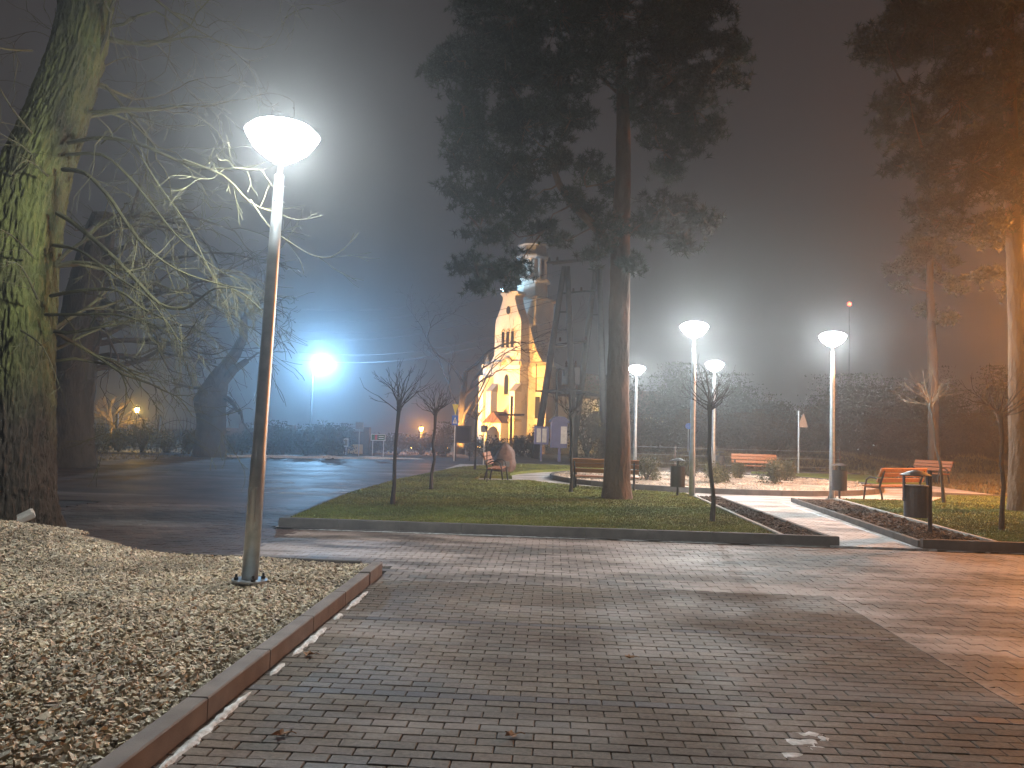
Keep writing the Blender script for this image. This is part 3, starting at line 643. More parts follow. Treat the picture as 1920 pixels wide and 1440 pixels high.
for k in range(13):
    a = rd.uniform(-1.2, 1.2); grow(mb, Vector((.15+.05*k, 0, 3.2+k*.45)), Vector((math.cos(a), math.sin(a)*.6, rd.uniform(.0, .7))).normalized(), rd.uniform(2.2, 3.6), .13, 4, rd, .5, .05, .68, 2, 5, .22, .010)
mb.build('branches', 'twig', dt)

# the mossy tree beside the camera
TY = 10.4
tp = [AT(22, 1030, TY), AT(28, 930, TY), AT(30, 780, TY), AT(32, 620, TY), AT(42, 470, TY), AT(62, 340, TY), AT(105, 220, TY), AT(140, 120, TY), AT(160, 20, TY), AT(170, -120, TY), AT(175, -300, TY)]
tb = tp[0].copy(); tb.z = 0; tr = root('mossy_tree', tb, 'big leaning tree with deeply ridged mossy bark by the gravel', 'tree')
loc = [p-tb for p in tp]; loc[0].z = -.1
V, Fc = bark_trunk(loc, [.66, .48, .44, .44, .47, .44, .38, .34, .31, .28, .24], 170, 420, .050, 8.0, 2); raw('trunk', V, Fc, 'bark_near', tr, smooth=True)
def limb(px, Y0, Y1, r0, seed, lev=3, kids=15, L=.55, droop=.05, mt='twig_near'):
    """a limb along photo points, its depth running from the trunk towards the lamp, with side twigs"""
    rd = random.Random(seed); n = len(px); P = [AT(x, y, Y0+(Y1-Y0)*i/(n-1))-tb for i, (x, y) in enumerate(px)]
    Q = []
    for i in range(n-1):
        for u in (0, .33, .66):
            p0, p1, p2, p3 = P[max(i-1, 0)], P[i], P[i+1], P[min(i+2, n-1)]
            Q.append(.5*((2*p1)+(p2-p0)*u+(2*p0-5*p1+4*p2-p3)*u*u+(3*p1-p0-3*p2+p3)*u**3))
    Q.append(P[-1]); m = len(Q)
    mb.tube(Q, [max(.004, r0*(1-.86*i/(m-1))) for i in range(m)], 6, cap=False)
    for k in range(kids):
        i = rd.randint(int(m*.18), m-2); d = (Q[i+1]-Q[i]).normalized()
        sd = Vector((rd.gauss(0, .6), rd.gauss(0, .6), rd.gauss(-.25, .6)))
        grow(mb, Q[i], (d+sd*.9).normalized(), L*rd.uniform(.4, 1.3), max(.003, r0*.22*(1-i/m)+.0022), lev-1, rd, .42, droop, .66, 2, 4, .13, .0022)
mb = MB()
limb([(128, 268), (190, 258), (260, 270), (330, 300), (380, 315), (440, 316), (480, 310), (497, 303)], TY-.3, 7.9, .030, 31, 3, 7, .6)
limb([(440, 316), (475, 318), (497, 318)], 7.95, 7.8, .014, 30, 2, 3, .3)
limb([(345, 300), (420, 330), (470, 380), (520, 400), (560, 412), (604, 404)], 8.6, 7.5, .014, 32, 2, 7, .4)
limb([(470, 375), (505, 425), (545, 455), (585, 478), (620, 482), (650, 462)], 8.0, 7.4, .009, 33, 2, 5, .35)
limb([(118, 318), (160, 325), (205, 370), (232, 410), (270, 460), (330, 505), (400, 530), (470, 545)], TY-.3, 8.2, .032, 34, 3, 14, .6)
limb([(125, 290), (190, 290), (240, 330), (290, 390), (330, 440), (400, 500), (450, 525)], TY-.3, 8.6, .024, 35, 3, 12, .6)
limb([(108, 400), (140, 420), (200, 470), (250, 520), (300, 570), (345, 578), (375, 560), (405, 540), (450, 548), (500, 590)], TY-.3, 8.4, .036, 36, 3, 14, .6)
limb([(100, 460), (150, 470), (220, 520), (280, 560), (320, 620)], TY-.3, 9, .026, 37, 3, 9, .6)
limb([(95, 555), (150, 545), (220, 545), (270, 580), (310, 600), (340, 640), (375, 590)], TY-.3, 8.8, .026, 38, 3, 11, .55)
limb([(85, 590), (140, 590), (215, 590), (290, 610), (330, 630)], TY-.3, 9.2, .022, 39, 3, 9, .5)
limb([(190, 270), (250, 220), (310, 235), (385, 235)], TY-.4, 8.8, .012, 40, 2, 6, .5)
limb([(250, 270), (300, 350), (350, 420), (380, 480), (420, 560), (440, 620)], TY-.8, 8.8, .014, 41, 3, 9, .55)
for k, (p0, p1, p2) in enumerate((((20, 330), (60, 290), (-20, 240)), ((60, 480), (20, 440), (-30, 420)), ((60, 250), (20, 200), (-20, 130)), ((40, 620), (80, 650), (110, 720)), ((90, 330), (50, 300), (20, 330)), ((70, 560), (40, 500), (10, 490)), ((60, 95), (10, 92), (-30, 80)))):
    limb([p0, p1, p2], TY-.5, TY-1.6, .016, 50+k, 2, 9, .4)
rd = random.Random(77)
for px, py in ((165, 60), (150, 150), (120, 230), (165, -40), (100, 500), (95, 620), (60, 680)):
    for q in range(3):
        grow(mb, AT(px, py, TY+.1)-tb, Vector((rd.uniform(.2, 1), rd.uniform(-.2, .9), rd.uniform(-.1, .8))).normalized(), rd.uniform(.9, 1.7), .03, 4, rd, .5, .05, .7, 2, 5, .22, .0035)
mb.build('branches', 'twig_near', tr)

# ------------------------------------------------------------------ pines
def tufts(centres, n_need, length, wd, rd_dir=None):
    n = len(centres); k = n_need
    d = rng.normal(0, 1, (n, k, 3)); d[:, :, 2] += .35; d /= np.linalg.norm(d, axis=2, keepdims=True)
    s = rng.normal(0, 1, (n, k, 3)); s = np.cross(d, s); s /= np.linalg.norm(s, axis=2, keepdims=True)
    L = length*rng.uniform(.6, 1.15, (n, k, 1)); c = centres[:, None, :]+rng.normal(0, .015, (n, k, 3))
    V = np.stack([c-s*wd, c+s*wd, c+d*L], 2).reshape(-1, 3)
    return V, np.arange(len(V)).reshape(-1, 3), np.repeat(rng.random(n), k*3)
def pine(name, base, trunk_px, Y, radii, blobs, label, dens=1.0, dspread=1.6, limbs=(), tuft_len=.17, nneed=26, wd=.011, seed=1, mt='bark_pine'):
    b = base.copy(); b.z = 0; t = root(name, (b.x, b.y, 0), label, 'tree'); rd = random.Random(seed)
    P = [AT(x, y, Y)-b for x, y in trunk_px]; P[0].z = -.08
    V, Fc = bark_trunk(P, radii, 64, 200, radii[1]*.055, 5.5, seed); raw('trunk', V, Fc, mt, t, smooth=True)
    mb = MB(); cs = []
    for L, r0 in limbs: 
        Q = [AT(x, y, Y+dy)-b for x, y, dy in L]; mb.tube(Q, [r0*(1-.6*i/(len(Q)-1)) for i in range(len(Q))], 8)
    nodes = []
    for i in range(len(P)-1):
        for u in (0, .25, .5, .75): nodes.append((P[i].lerp(P[i+1], u), .10))
    for L, r0 in limbs: nodes += [(AT(x, y, Y+dy)-b, .08) for x, y, dy in L[1:]]
    tx = sum(p[0] for p in trunk_px)/len(trunk_px)
    for (x, y, rp) in sorted(blobs, key=lambda q: abs(q[0]-tx)+.35*max(0, q[1]-300)):
        dy = rd.uniform(-dspread, dspread); c = AT(x, y, Y+dy)-b; r = rp*(Y+dy)/F_PX
        # bough from the trunk
        s, rs = min(nodes, key=lambda q: (q[0]-c).length+(1.2 if q[0].z < 4.5 else 0)); nodes.append((c, .03))
        mid = s.lerp(c, .5)+Vector((rd.gauss(0, .12), rd.gauss(0, .2), rd.uniform(-.15, .1)))
        r0 = min(rs, .016+.012*(c-s).length)
        mb.tube([s, s.lerp(mid, .5)+Vector((0, 0, rd.gauss(0, .06))), mid, mid.lerp(c, .6)+Vector((0, 0, rd.gauss(0, .06))), c], [r0, r0*.85, r0*.65, r0*.45, .012], 5)
        nsub = max(4, int(15*dens*(r/.7)**2))
        for k in range(nsub):
            v = Vector((rd.gauss(0, 1), rd.gauss(0, 1), rd.gauss(0, .8))).normalized()*(r*rd.uniform(.35, 1.02)); q = c+v
            mb.tube([c.lerp(q, .1), c.lerp(q, .6)+Vector((0, 0, -.04)), q], [.012, .009, .006], 3)
            m = rd.randint(9, 16)
            for j in range(m): cs.append(q+Vector((rd.gauss(0, .15), rd.gauss(0, .15), rd.gauss(0, .09))))
    kind(mb.build('boughs', 'bark_pine', t), 'stuff')
    V, Fc, tn = tufts(np.array([tuple(c) for c in cs]), nneed, tuft_len, wd); raw('crown', V, Fc, 'needle', t, tn)
    return t
PB = [(900, 30, 55), (960, 40, 80), (1050, 30, 85), (1150, 25, 85), (1250, 40, 75), (1300, 60, 50), (1360, 82, 36), (1378, 100, 22), (860, 75, 30), (835, 115, 24), (815, 150, 15), (870, 130, 50), (905, 95, 50),
      (950, 150, 80), (1050, 140, 75), (1120, 120, 60), (1250, 140, 75), (1330, 140, 48), (1378, 150, 20), (868, 200, 40), (905, 235, 65), (985, 240, 75), (1070, 225, 55), (1230, 215, 50), (1300, 210, 46), (1338, 240, 22),
      (848, 285, 26), (900, 300, 55), (960, 315, 62), (1035, 300, 42), (1245, 285, 40), (1300, 268, 36), (1255, 320, 30), (838, 345, 20), (870, 380, 32), (925, 380, 48), (995, 375, 42), (1085, 375, 26), (1110, 400, 34), (1135, 430, 30),
      (900, 430, 32), (955, 430, 36), (1025, 425, 28), (1055, 447, 16), (1235, 395, 32), (1285, 398, 30), (1322, 412, 22), (1228, 440, 30), (1290, 455, 22), (890, 490, 22), (868, 503, 15), (925, 505, 30), (958, 528, 22), (900, 540, 20), (970, 495, 20),
      (1125, 480, 26), (1190, 430, 28), (1180, 500, 18), (1150, 350, 30), (1110, 320, 32), (1190, 170, 40), (1000, -60, 110), (1130, -80, 110), (1260, -50, 95), (1060, -150, 100), (1180, -190, 90), (880, -20, 50), (1330, 10, 50)]
pine('pine_tree', G(1156, 941), [(1156, 945), (1157, 900), (1158, 780), (1161, 600), (1163, 460), (1169, 300), (1166, 150), (1160, 0), (1155, -150), (1150, -330)], 19.4, [.45, .32, .275, .245, .225, .175, .14, .11, .085, .05], PB,
     'tall pine with dark spreading crown in the middle of the lawn', 1.0, 1.6, [([(1158, 475, 0), (1115, 425, -.1), (1075, 385, -.3), (1048, 345, -.5), (1036, 310, -.6), (1030, 280, -.6)], .13), ([(1165, 330, 0), (1130, 345, .2), (1100, 350, .3)], .045), ([(1168, 230, 0), (1215, 190, .3), (1260, 150, .5)], .06), ([(1166, 180, 0), (1110, 130, .3), (1050, 110, .4)], .06)], seed=3)
RB = [(1700, 20, 55), (1652, 62, 36), (1618, 92, 18), (1680, 105, 45), (1750, 50, 85), (1850, 70, 110), (1705, 180, 45), (1665, 200, 22), (1650, 238, 16), (1720, 250, 55), (1800, 190, 95), (1900, 170, 95), (1688, 310, 28), (1745, 325, 48), (1820, 310, 85), (1905, 310, 75),
      (1722, 385, 24), (1765, 415, 38), (1830, 420, 50), (1900, 430, 50), (1960, 200, 120), (1960, 380, 90), (1780, -60, 110), (1900, -80, 120), (1850, 520, 28), (1900, 540, 25)]
pine('pine_tree', G(1914, 965), [(1914, 968), (1914, 930), (1912, 800), (1908, 600), (1902, 420), (1895, 250), (1890, 50), (1888, -150), (1886, -350)], 19.6, [.34, .26, .225, .2, .18, .15, .12, .09, .05], RB,
     'pine at the right edge of the view with an orange lit trunk', .85, 1.6, seed=5)
p3 = AT(1752, 868, 34)
pine('pine_tree', p3, [(1752, 868), (1750, 800), (1750, 700), (1746, 600), (1743, 500), (1752, 430), (1754, 340)], 34, [.26, .2, .18, .16, .13, .09, .05], [(1690, 500, 30), (1725, 485, 32), (1765, 495, 34), (1700, 535, 20), (1740, 455, 34), (1790, 530, 24), (1735, 590, 22), (1770, 600, 18), (1765, 420, 34), (1720, 440, 25), (1755, 370, 30)],
     'faint distant pine between the right lamp and the edge pine', .7, 1.2, seed=7, tuft_len=.24, nneed=14, wd=.02, mt='bark')

# ------------------------------------------------------------------ bushes, hedges
def bush(name, c, rx, ry, h, label, m='leaf', group=None, n=1400, leaf=.06, seed=0, stems=True, cat='bush', z0=None):
    r = root(name, (c.x, c.y, -.06 if z0 is None else z0), label, cat, group); g = np.random.default_rng(seed+900)
    k = 16; cc = g.normal(0, .42, (k, 3)); cc[:, 2] = g.uniform(.25, .85, k); cc[:, :2] = np.clip(cc[:, :2], -.75, .75)
    q = cc[g.integers(0, k, n)]+g.normal(0, .17, (n, 3)); q[:, 2] = np.clip(q[:, 2], .03, 1.08)
    q = q*np.array([rx, ry, h]); d = g.normal(0, 1, (n, 3)); d /= np.linalg.norm(d, axis=1, keepdims=True); s = np.cross(d, g.normal(0, 1, (n, 3))); s /= np.linalg.norm(s, axis=1, keepdims=True)
    L = leaf*g.uniform(.6, 1.5, (n, 1)); V = np.stack([q-d*L, q+s*L*.45, q+d*L, q-s*L*.45], 1).reshape(-1, 3)
    raw('foliage', V, np.arange(4*n).reshape(-1, 4), m, r, np.repeat(g.random(n), 4))
    mb = MB(); rd = random.Random(seed)
    for j in range(9):
        a = j*.7; mb.tube([(0, 0, 0), (rx*.35*math.cos(a), ry*.35*math.sin(a), h*.4), (rx*.6*math.cos(a), ry*.6*math.sin(a), h*.85)], [.03*h, .02*h, .006*h], 4)
    mb.build('stems', 'twig', r); return r
for i, (px, py, rx, h, lb) in enumerate(((1212, 905, .46, .78, 'round garden shrub next to the bench end'), (1345, 913, .42, .72, 'round garden shrub behind the thin young tree'), (1385, 903, .34, .55, 'small garden shrub second from the far bench'), (1452, 913, .50, .80, 'largest yellowish garden shrub before the far bench'), (1473, 906, .36, .7, 'garden shrub half hidden behind the largest yellowish one'), (1290, 899, .35, .7, 'garden shrub behind the litter bin by the bench'))):
    bush('garden_shrub', G(px, py), rx, rx, h, lb, 'leaf_bed', 'round shrubs in the circular bed', 2200, .035, i, cat='shrub', z0=.08)
def belt(name, specs, n, leaf, m, label):
    g = np.random.default_rng(len(specs)); Vs = []
    for c, rx, ry, h in specs:
        k = 22; cc = g.normal(0, .42, (k, 3)); cc[:, 2] = g.uniform(.15, .9, k)
        q = cc[g.integers(0, k, n)]+g.normal(0, .17, (n, 3)); q[:, 2] = np.clip(q[:, 2], .0, 1.1); q = q*np.array([rx, ry, h])+np.array([c.x, c.y, 0])
        d = g.normal(0, 1, (n, 3)); d /= np.linalg.norm(d, axis=1, keepdims=True); sd = np.cross(d, g.normal(0, 1, (n, 3))); sd /= np.linalg.norm(sd, axis=1, keepdims=True)
        L = leaf*g.uniform(.6, 1.5, (n, 1)); Vs.append(np.stack([q-d*L, q+sd*L*.45, q+d*L, q-sd*L*.45], 1).reshape(-1, 3))
    V = np.concatenate(Vs); kind(raw(name, V, np.arange(len(V)).reshape(-1, 4), m, None, np.repeat(g.random(len(V)//4), 4)), 'stuff', label)
belt('bank_thicket', [(AT(1130+i*25, 840, 53+random.uniform(-2, 3)), random.uniform(1.2, 2.1), 1.3, random.uniform(1.4, 3.6)) for i in range(36)], 7000, .06, 'leaf_brown', 'brownish thicket on the bank behind the pond')
belt('far_wood', [(AT(1190+i*40, 840, 66+random.uniform(-3, 6)), random.uniform(2.4, 3.4), 2.4, random.uniform(3.8, 7.2)) for i in range(24)], 9500, .10, 'leaf', 'dark wood standing as one mass behind the bank')
ORD = 'first second third fourth fifth sixth seventh eighth ninth tenth eleventh twelfth thirteenth'.split()
for i, (px, Y, rx, h, lb) in enumerate(((830, 50, 1.0, 2.0, 'dark rounded bush right of the lantern'), (745, 51, 1.6, 1.25, 'low dark hedge bush behind the green sign'), (790, 51.5, 1.5, 1.35, 'hedge bush under the orange lantern'), (700, 52, 1.5, 1.2, 'hedge bush behind the leaning sign post'), (905, 51, 1.2, 1.3, 'bush below the square sign'), (1005, 54, .8, 2.0, 'spiky bush at the foot of the transformer pole'), (975, 53.5, 1.1, 1.3, 'low bush at the church corner'), (935, 53, 1.0, 1.1, 'low bush before the wooden cross'), (1100, 58, 1.5, 3.6, 'tall dark conifer bush behind the transformer'), (1175, 57, 1.6, 3.0, 'dark bush between transformer and pine trunk'))):
    bush('hedge_bush', AT(px, 850, Y), rx, rx*.8, h, lb, 'leaf', 'bushes along the far street', 1800, .07, 200+i)
for i in range(13):
    px = 90+i*44; Y = 41+random.uniform(-1, 1.5)
    bush('garden_bush', AT(px, 850, Y), random.uniform(.55, 1.0), .8, random.uniform(1.0, 1.7), '%s dark bush from the left along the iron fence' % ORD[i], 'leaf', 'dark bushes along the left fence', 1500, .06, 260+i)
for i in range(8):
    px = 480+i*24
    bush('hedge_bush', AT(px, 848, 49+random.uniform(-.5, .5)), .75, .7, random.uniform(1.5, 1.9), '%s hedge bush from the left below the blue lamp' % ORD[i], 'leaf', 'hedge below the blue lamp', 1600, .06, 300+i)
# yellow lit little tree behind the fence and fence itself
b = AT(205, 845, 46.6); t = root('weeping_tree', (b.x, b.y, -.06), 'small twiggy tree lit yellow behind the iron fence', 'tree'); mb = MB(); rd = random.Random(9)
MB().tube([(0, 0, 0), (.02, 0, .9), (.1, 0, 1.5)], [.09, .07, .06], 7).build('trunk', 'twig_pale', t)
for k in range(22):
    a = rd.uniform(0, 6.28); grow(mb, Vector((.1, 0, 1.3+rd.uniform(-.2, .3))), Vector((math.cos(a)*.7+.35, math.sin(a)*.7, rd.uniform(.0, .9))).normalized(), rd.uniform(.7, 1.2), .022, 2, rd, .35, .02, .6, 3, 4, .12, .008)
mb.build('crown', 'twig_pale', t)
fr = AT(60, 845, 43.5); fe = root('iron_fence', (fr.x, fr.y, -.05), 'black wrought iron fence with arched tops on the left', 'fence')
fx = 0
for bay in range(4):
    for k in range(13):
        u = k/12; zt = 1.55+.38*math.sin(math.pi*u)
        MB().tube([(fx+u*2.4, 0, .05), (fx+u*2.4, 0, zt), (fx+u*2.4, 0, zt+.12)], [.014, .014, .001], 4).build('bar', 'black', fe)
    MB().tube([(fx+2.4*u/10, 0, 1.42+.38*math.sin(math.pi*u/10)) for u in range(11)], .02, 5).build('arch_rail', 'black', fe)
    MB().box((fx+1.2, 0, .3), (2.4, .03, .04)).build('rail', 'black', fe)
    MB().box((fx, 0, 1.0), (.12, .12, 2.1), bevel=.02).build('post', 'black', fe); fx += 2.4
gw = AT(430, 850, 50); wl_ = root('garden_wall', (gw.x, gw.y, -.05), 'dark low garden wall with pillars behind the snow bank', 'wall')
for i in range(6):
    MB().box((i*1.6, 0, .7), (1.2, .18, 1.4), bevel=.02).build('panel', 'brickwall', wl_); MB().box((i*1.6+.8, 0, .85), (.38, .38, 1.7), bevel=.03).build('pillar', 'brickwall', wl_)
wb = AT(68, 815, 44); t = root('white_board', (wb.x, wb.y, -.05), 'pale upright board between the two dark trunks', 'board'); MB().box((0, 0, 1.0), (.65, .05, 1.7), bevel=.01).build('panel', 'paper', t)
for s in (-.25, .25): MB().box((s, .04, .5), (.06, .06, 1.1)).build('leg', 'steel_dark', t)

# ------------------------------------------------------------------ benches, bins
def make_bench():
    r = root('park_bench', (0, 0, 0), 'x', 'bench', 'wooden park benches with black iron ends')
    for s in (-.82, .82):
        e = MB(); 
        e.tube([(s, -.30, 0), (s, -.26, .25), (s, -.20, .42), (s, -.27, .62), (s, -.36, .86)], [.028, .026, .03, .026, .022], 7)
        e.tube([(s, .30, 0), (s, .25, .30), (s, .24, .45), (s, .20, .60), (s, .10, .665), (s, -.06, .66), (s, -.20, .58), (s, -.25, .50)], .024, 7)
        e.tube([(s, -.22, .40), (s, .25, .40)], .024, 6)
        e.build('end_frame', 'iron', r, True)
    for k, y in enumerate((-.13, .02, .17)): MB().box((0, y, .435), (1.9, .125, .04), bevel=.008).build('seat_slat', 'slat', r)
    for k, (y, z) in enumerate(((-.225, .60), (-.285, .745), (-.335, .875))): MB().box((0, y, z), (1.9, .036, .12), rx=R(20), bevel=.008).build('back_slat', 'slat', r)
    MB().tube([(-.82, -.1, .39), (.82, -.1, .39)], .012, 6).build('tie_bar', 'iron', r)
    return r
B0 = make_bench()
b5 = G(1738, 907)
for i, (x, y, rz, lb) in enumerate(((1.48, 22.55, R(-7), 'bench seen from behind, partly hidden by the big pine trunk'), (-1.80, 26.2, R(-92), 'bench seen end-on beside the granite boulder'), (9.32, 22.45, R(31), 'bench with orange lit backrest behind the near bin'), (8.75, 35.2, R(172), 'distant bench facing the viewer behind the yellowish shrub'), (b5.x, b5.y, R(110), 'dim bench half hidden behind the orange lit one'))):
    o = B0 if i == 0 else copy_tree(B0); o.location = (x, y, .006 if i not in (4,) else .0); o.rotation_euler = (0, 0, rz); o['label'] = lb
def make_bin():
    r = root('litter_bin', (0, 0, 0), 'x', 'litter bin', 'dark litter bins with small roofs')
    MB().lathe([(.035, -.02), (.035, 1.06), (.03, 1.07)], 10).build('post', 'binpaint', r)
    bd = MB().lathe([(.185, .26), (.19, .27), (.195, .80), (.188, .80), (.18, .30)], 22, (-.26, 0, 0)).build('body', 'binpaint', r)
    MB().lathe([(.20, .775), (.204, .78), (.204, .805), (.196, .81)], 22, (-.26, 0, 0)).build('rim', 'iron', bd)
    MB().lathe([(.245, .97), (.25, .985), (.12, 1.045), (.01, 1.075)], 22, (-.26, 0, 0)).build('roof', 'binpaint', r)
    for s in (-1, 1): MB().box((-.26+s*.215, 0, .76), (.022, .05, .46)).build('hanger', 'iron', r)
    for z in (.34, .93): MB().box((-.035, 0, z), (.05, .04, .03)).build('bracket', 'iron', r)
    return r
def centre_bin():
    r = root('litter_bin', (0, 0, 0), 'x', 'litter bin', 'dark litter bins with small roofs')
    MB().lathe([(.03, -.02), (.03, .98), (.02, 1.0)], 10).build('post', 'binpaint', r)
    MB().lathe([(.18, .29), (.19, .30), (.19, .83), (.18, .835), (.17, .8)], 20, (0, 0, 0)).build('body', 'binpaint', r)
    MB().lathe([(.20, .955), (.205, .965), (.10, 1.01), (.01, 1.04)], 20).build('roof', 'binpaint', r); return r
n0 = make_bin(); c = G(1744, 1008); n0.location = (c.x, c.y, .09); n0.rotation_euler = (0, 0, R(8)); n0['label'] = 'nearest litter bin with drum hung on a post, front of right lawn'
c0 = centre_bin(); c = G(1270, 936); c0.location = (c.x, c.y, .03); c0['label'] = 'round litter bin between bench and park lamp'
c1 = copy_tree(c0); c = G(1574, 940); c1.location = (c.x, c.y, .0); c1['label'] = 'litter bin tucked behind the rightmost park lamp'
c2 = copy_tree(c0); c2.location = (7.35, 35.6, 0); c2['label'] = 'faint far litter bin left of the distant bench'

# ------------------------------------------------------------------ church
cb = AT(962, 848, 64); ch = root('church', (cb.x, cb.y, -.05), 'floodlit cream church with scrolled gable and lantern tower', 'church', None, R(-33))
def ploc(prof, y0, y1, name, m, parent=ch): return MB().prism(prof, y0, y1, 'y').build(name, m, parent)
def mirror(h): return [(x, z) for x, z in h]+[(-x, z) for x, z in reversed(h)]
sc = []
for i in range(9):
    u = i/8; sc.append((3.3-2.0*u, 6.9+3.3*(u**2.2)))
ploc(mirror([(3.3, 0), (3.3, 6.6)]+sc+[(1.3, 10.3)]), .0, .9, 'facade_wall', 'plaster')
bay = [(1.28, 0), (1.28, 10.2), (1.22, 10.6)]+[(1.22-.62*(i/6)**.7, 10.7+1.5*(i/6)) for i in range(1, 7)]+[(.62, 12.45), (.85, 12.62), (.85, 12.8)]
wall = ploc(mirror(bay), -1.15, -.01, 'tower_bay', 'plaster')
MB().box((0, 2.1, 6.2), (2.6, 2.6, 12.4)).build('tower', 'plaster', ch)
MB().box((0, 2.1, 12.55), (3.0, 3.0, .25), bevel=.06).build('cornice', 'cornice', ch)
MB().lathe([(1.3, 12.7), (1.25, 13.9), (1.5, 14.0), (1.5, 14.2), (1.15, 14.25)], 8, (0, 2.1, 0)).build('drum', 'plaster', ch)
MB().lathe([(.75, 14.2), (.75, 15.9)], 8, (0, 2.1, 0)).build('lantern_core', 'plaster', ch)
for k in range(8):
    a = k*math.pi/4+.39; MB().lathe([(.17, 14.25), (.14, 14.3), (.13, 15.8), (.18, 15.9)], 8, (1.05*math.cos(a), 2.1+1.05*math.sin(a), 0)).build('column', 'plaster', ch)
MB().lathe([(1.2, 15.9), (1.45, 16.05), (1.45, 16.2), (1.15, 16.3), (1.15, 17.0), (1.35, 17.1), (1.1, 17.5), (.6, 18.1), (.2, 18.6), (.12, 19.4), (.0, 19.6)], 8, (0, 2.1, 0)).build('cap', 'zinc', ch)
cn = MB(); cn.box((-2.3, -.06, 7.0), (2.1, .16, .32)); cn.box((2.3, -.06, 7.0), (2.1, .16, .32)); cn.build('cornice', 'cornice', ch)
cn = MB(); cn.box((-.92, -1.24, 7.05), (.8, .22, .3)); cn.box((.92, -1.24, 7.05), (.8, .22, .3)); cn.tube([(-.52+.065*i, -1.22, 7.02+.42*math.sin(math.pi*i/16)) for i in range(17)], .16, 6); cn.box((1.34, -.6, 7.05), (.2, 1.3, .3)); cn.build('cornice', 'cornice', ch)
for s in (-1, 1):
    b_ = MB().box((s*1.15, -1.5, 2.4), (.5, .9, 4.8)).build('buttress', 'plaster', ch)
    MB().add([(s*1.15-.3, -2.0, 4.8), (s*1.15+.3, -2.0, 4.8), (s*1.15+.3, -1.1, 5.5), (s*1.15-.3, -1.1, 5.5), (s*1.15-.3, -1.1, 4.8), (s*1.15+.3, -1.1, 4.8)], [(0, 1, 2, 3), (0, 3, 4), (1, 5, 2), (0, 4, 5, 1), (3, 2, 5, 4)]).build('buttress_cap', 'cornice', b_)
    MB().box((s*1.15, -1.52, 2.55), (.62, 1.0, .22), bevel=.04).build('ledge', 'cornice', b_)
    MB().box((s*3.1, -.2, 3.1), (.45, .5, 6.2)).build('pilaster', 'plaster', ch)
    MB().lathe([(.16, 10.2), (.16, 10.7), (.05, 11.0), (.01, 11.3)], 6, (s*1.5, .4, 0)).build('pinnacle', 'cornice', ch)
    MB().lathe([(.2, 6.9), (.2, 7.4), (.05, 7.7), (.01, 8.0)], 6, (s*3.2, .4, 0)).build('pinnacle', 'cornice', ch)
    MB().box((s*2.25, -.02, 3.6), (.42, .06, 1.7)).build('window', 'window', ch)
for x in (-.46, 0, .46):
    w_ = MB().box((x, -1.165, 8.95), (.26, .05, 1.25)).build('window', 'window', ch); MB().box((x, -1.2, 8.29), (.36, .1, .07)).build('sill', 'cornice', w_)
    MB().tube([(x-.17, -1.18, 9.6), (x, -1.18, 9.80), (x+.17, -1.18, 9.6)], .04, 5).build('hood', 'cornice', w_)
w_ = MB().prism([(-.2, 4.6), (.2, 4.6), (.2, 5.9), (.12, 6.1), (0, 6.2), (-.12, 6.1), (-.2, 5.9)], -1.19, -1.14, 'y').build('window', 'window', ch); MB().box((0, -1.2, 4.55), (.55, .12, .08)).build('sill', 'cornice', w_)
MB().prism([(.2*math.cos(a*.524), 11.3+.34*math.sin(a*.524)) for a in range(12)], -1.19, -1.14, 'y').build('oval_window', 'window', ch)
pc = MB().prism([(-.75, 0), (-.62, 0), (-.62, 1.5), (-.35, 1.95), (0, 2.1), (.35, 1.95), (.62, 1.5), (.62, 0), (.75, 0), (.75, 2.3), (-.75, 2.3)], -2.75, -2.55, 'y').build('porch', 'plaster', ch)
for s in (-1, 1): MB().box((s*.68, -1.95, 1.15), (.14, 1.2, 2.3)).build('porch_wall', 'plaster', pc)
MB().add([(-.95, -2.9, 2.3), (.95, -2.9, 2.3), (0, -2.9, 3.2), (-.95, -1.16, 2.3), (.95, -1.16, 2.3), (0, -1.16, 3.2)], [(0, 1, 2), (3, 5, 4), (0, 2, 5, 3), (1, 4, 5, 2), (0, 3, 4, 1)]).build('porch_roof', 'roof_tile', pc)
MB().box((0, -1.18, 1.0), (.95, .06, 2.0)).build('door', 'wood_dark', ch)
MB().box((0, 9.0, 2.3), (6.2, 16, 4.6)).build('nave', 'plaster', ch)
MB().add([(-3.4, 1, 4.6), (3.4, 1, 4.6), (0, 1, 7.2), (-3.4, 17, 4.6), (3.4, 17, 4.6), (0, 17, 7.2)], [(0, 1, 2), (3, 5, 4), (0, 2, 5, 3), (1, 4, 5, 2), (0, 3, 4, 1)]).build('roof', 'roof_tile', ch)
for k in range(4): MB().box((3.12, 4+k*3.6, 2.5), (.06, .9, 2.2)).build('window', 'window', ch)
CHM = Matrix.Translation((cb.x, cb.y, 0)) @ Matrix.Rotation(R(-33), 4, 'Z')
def flood(lp, aim, power, col, label, size=R(70), m='sodium'):
    p = CHM @ Vector(lp); q = CHM @ Vector(aim); d = (q-p).normalized()
    f = root('floodlight', p, label, 'floodlight', 'floodlights of the church'); rot = d.to_track_quat('-Z', 'Y').to_euler()
    h = MB().box((0, 0, .04), (.34, .24, .1), bevel=.02).build('housing', 'black', f); h.rotation_euler = rot
    g = MB().box((0, 0, -.02), (.3, .2, .012)).build('lens', m, h)
    MB().box((0, 0, -.17), (.06, .06, .25)).build('bracket', 'black', f)
    l = light('lamp_light', 'SPOT', d*.12, power, col, f, .08, spot_size=size, spot_blend=.6); l.rotation_euler = rot
flood((-1.4, -10.5, .3), (-.2, 0, 7.2), 22000, (1.0, .47, .10), 'amber floodlight on the ground left of the church door', R(62))
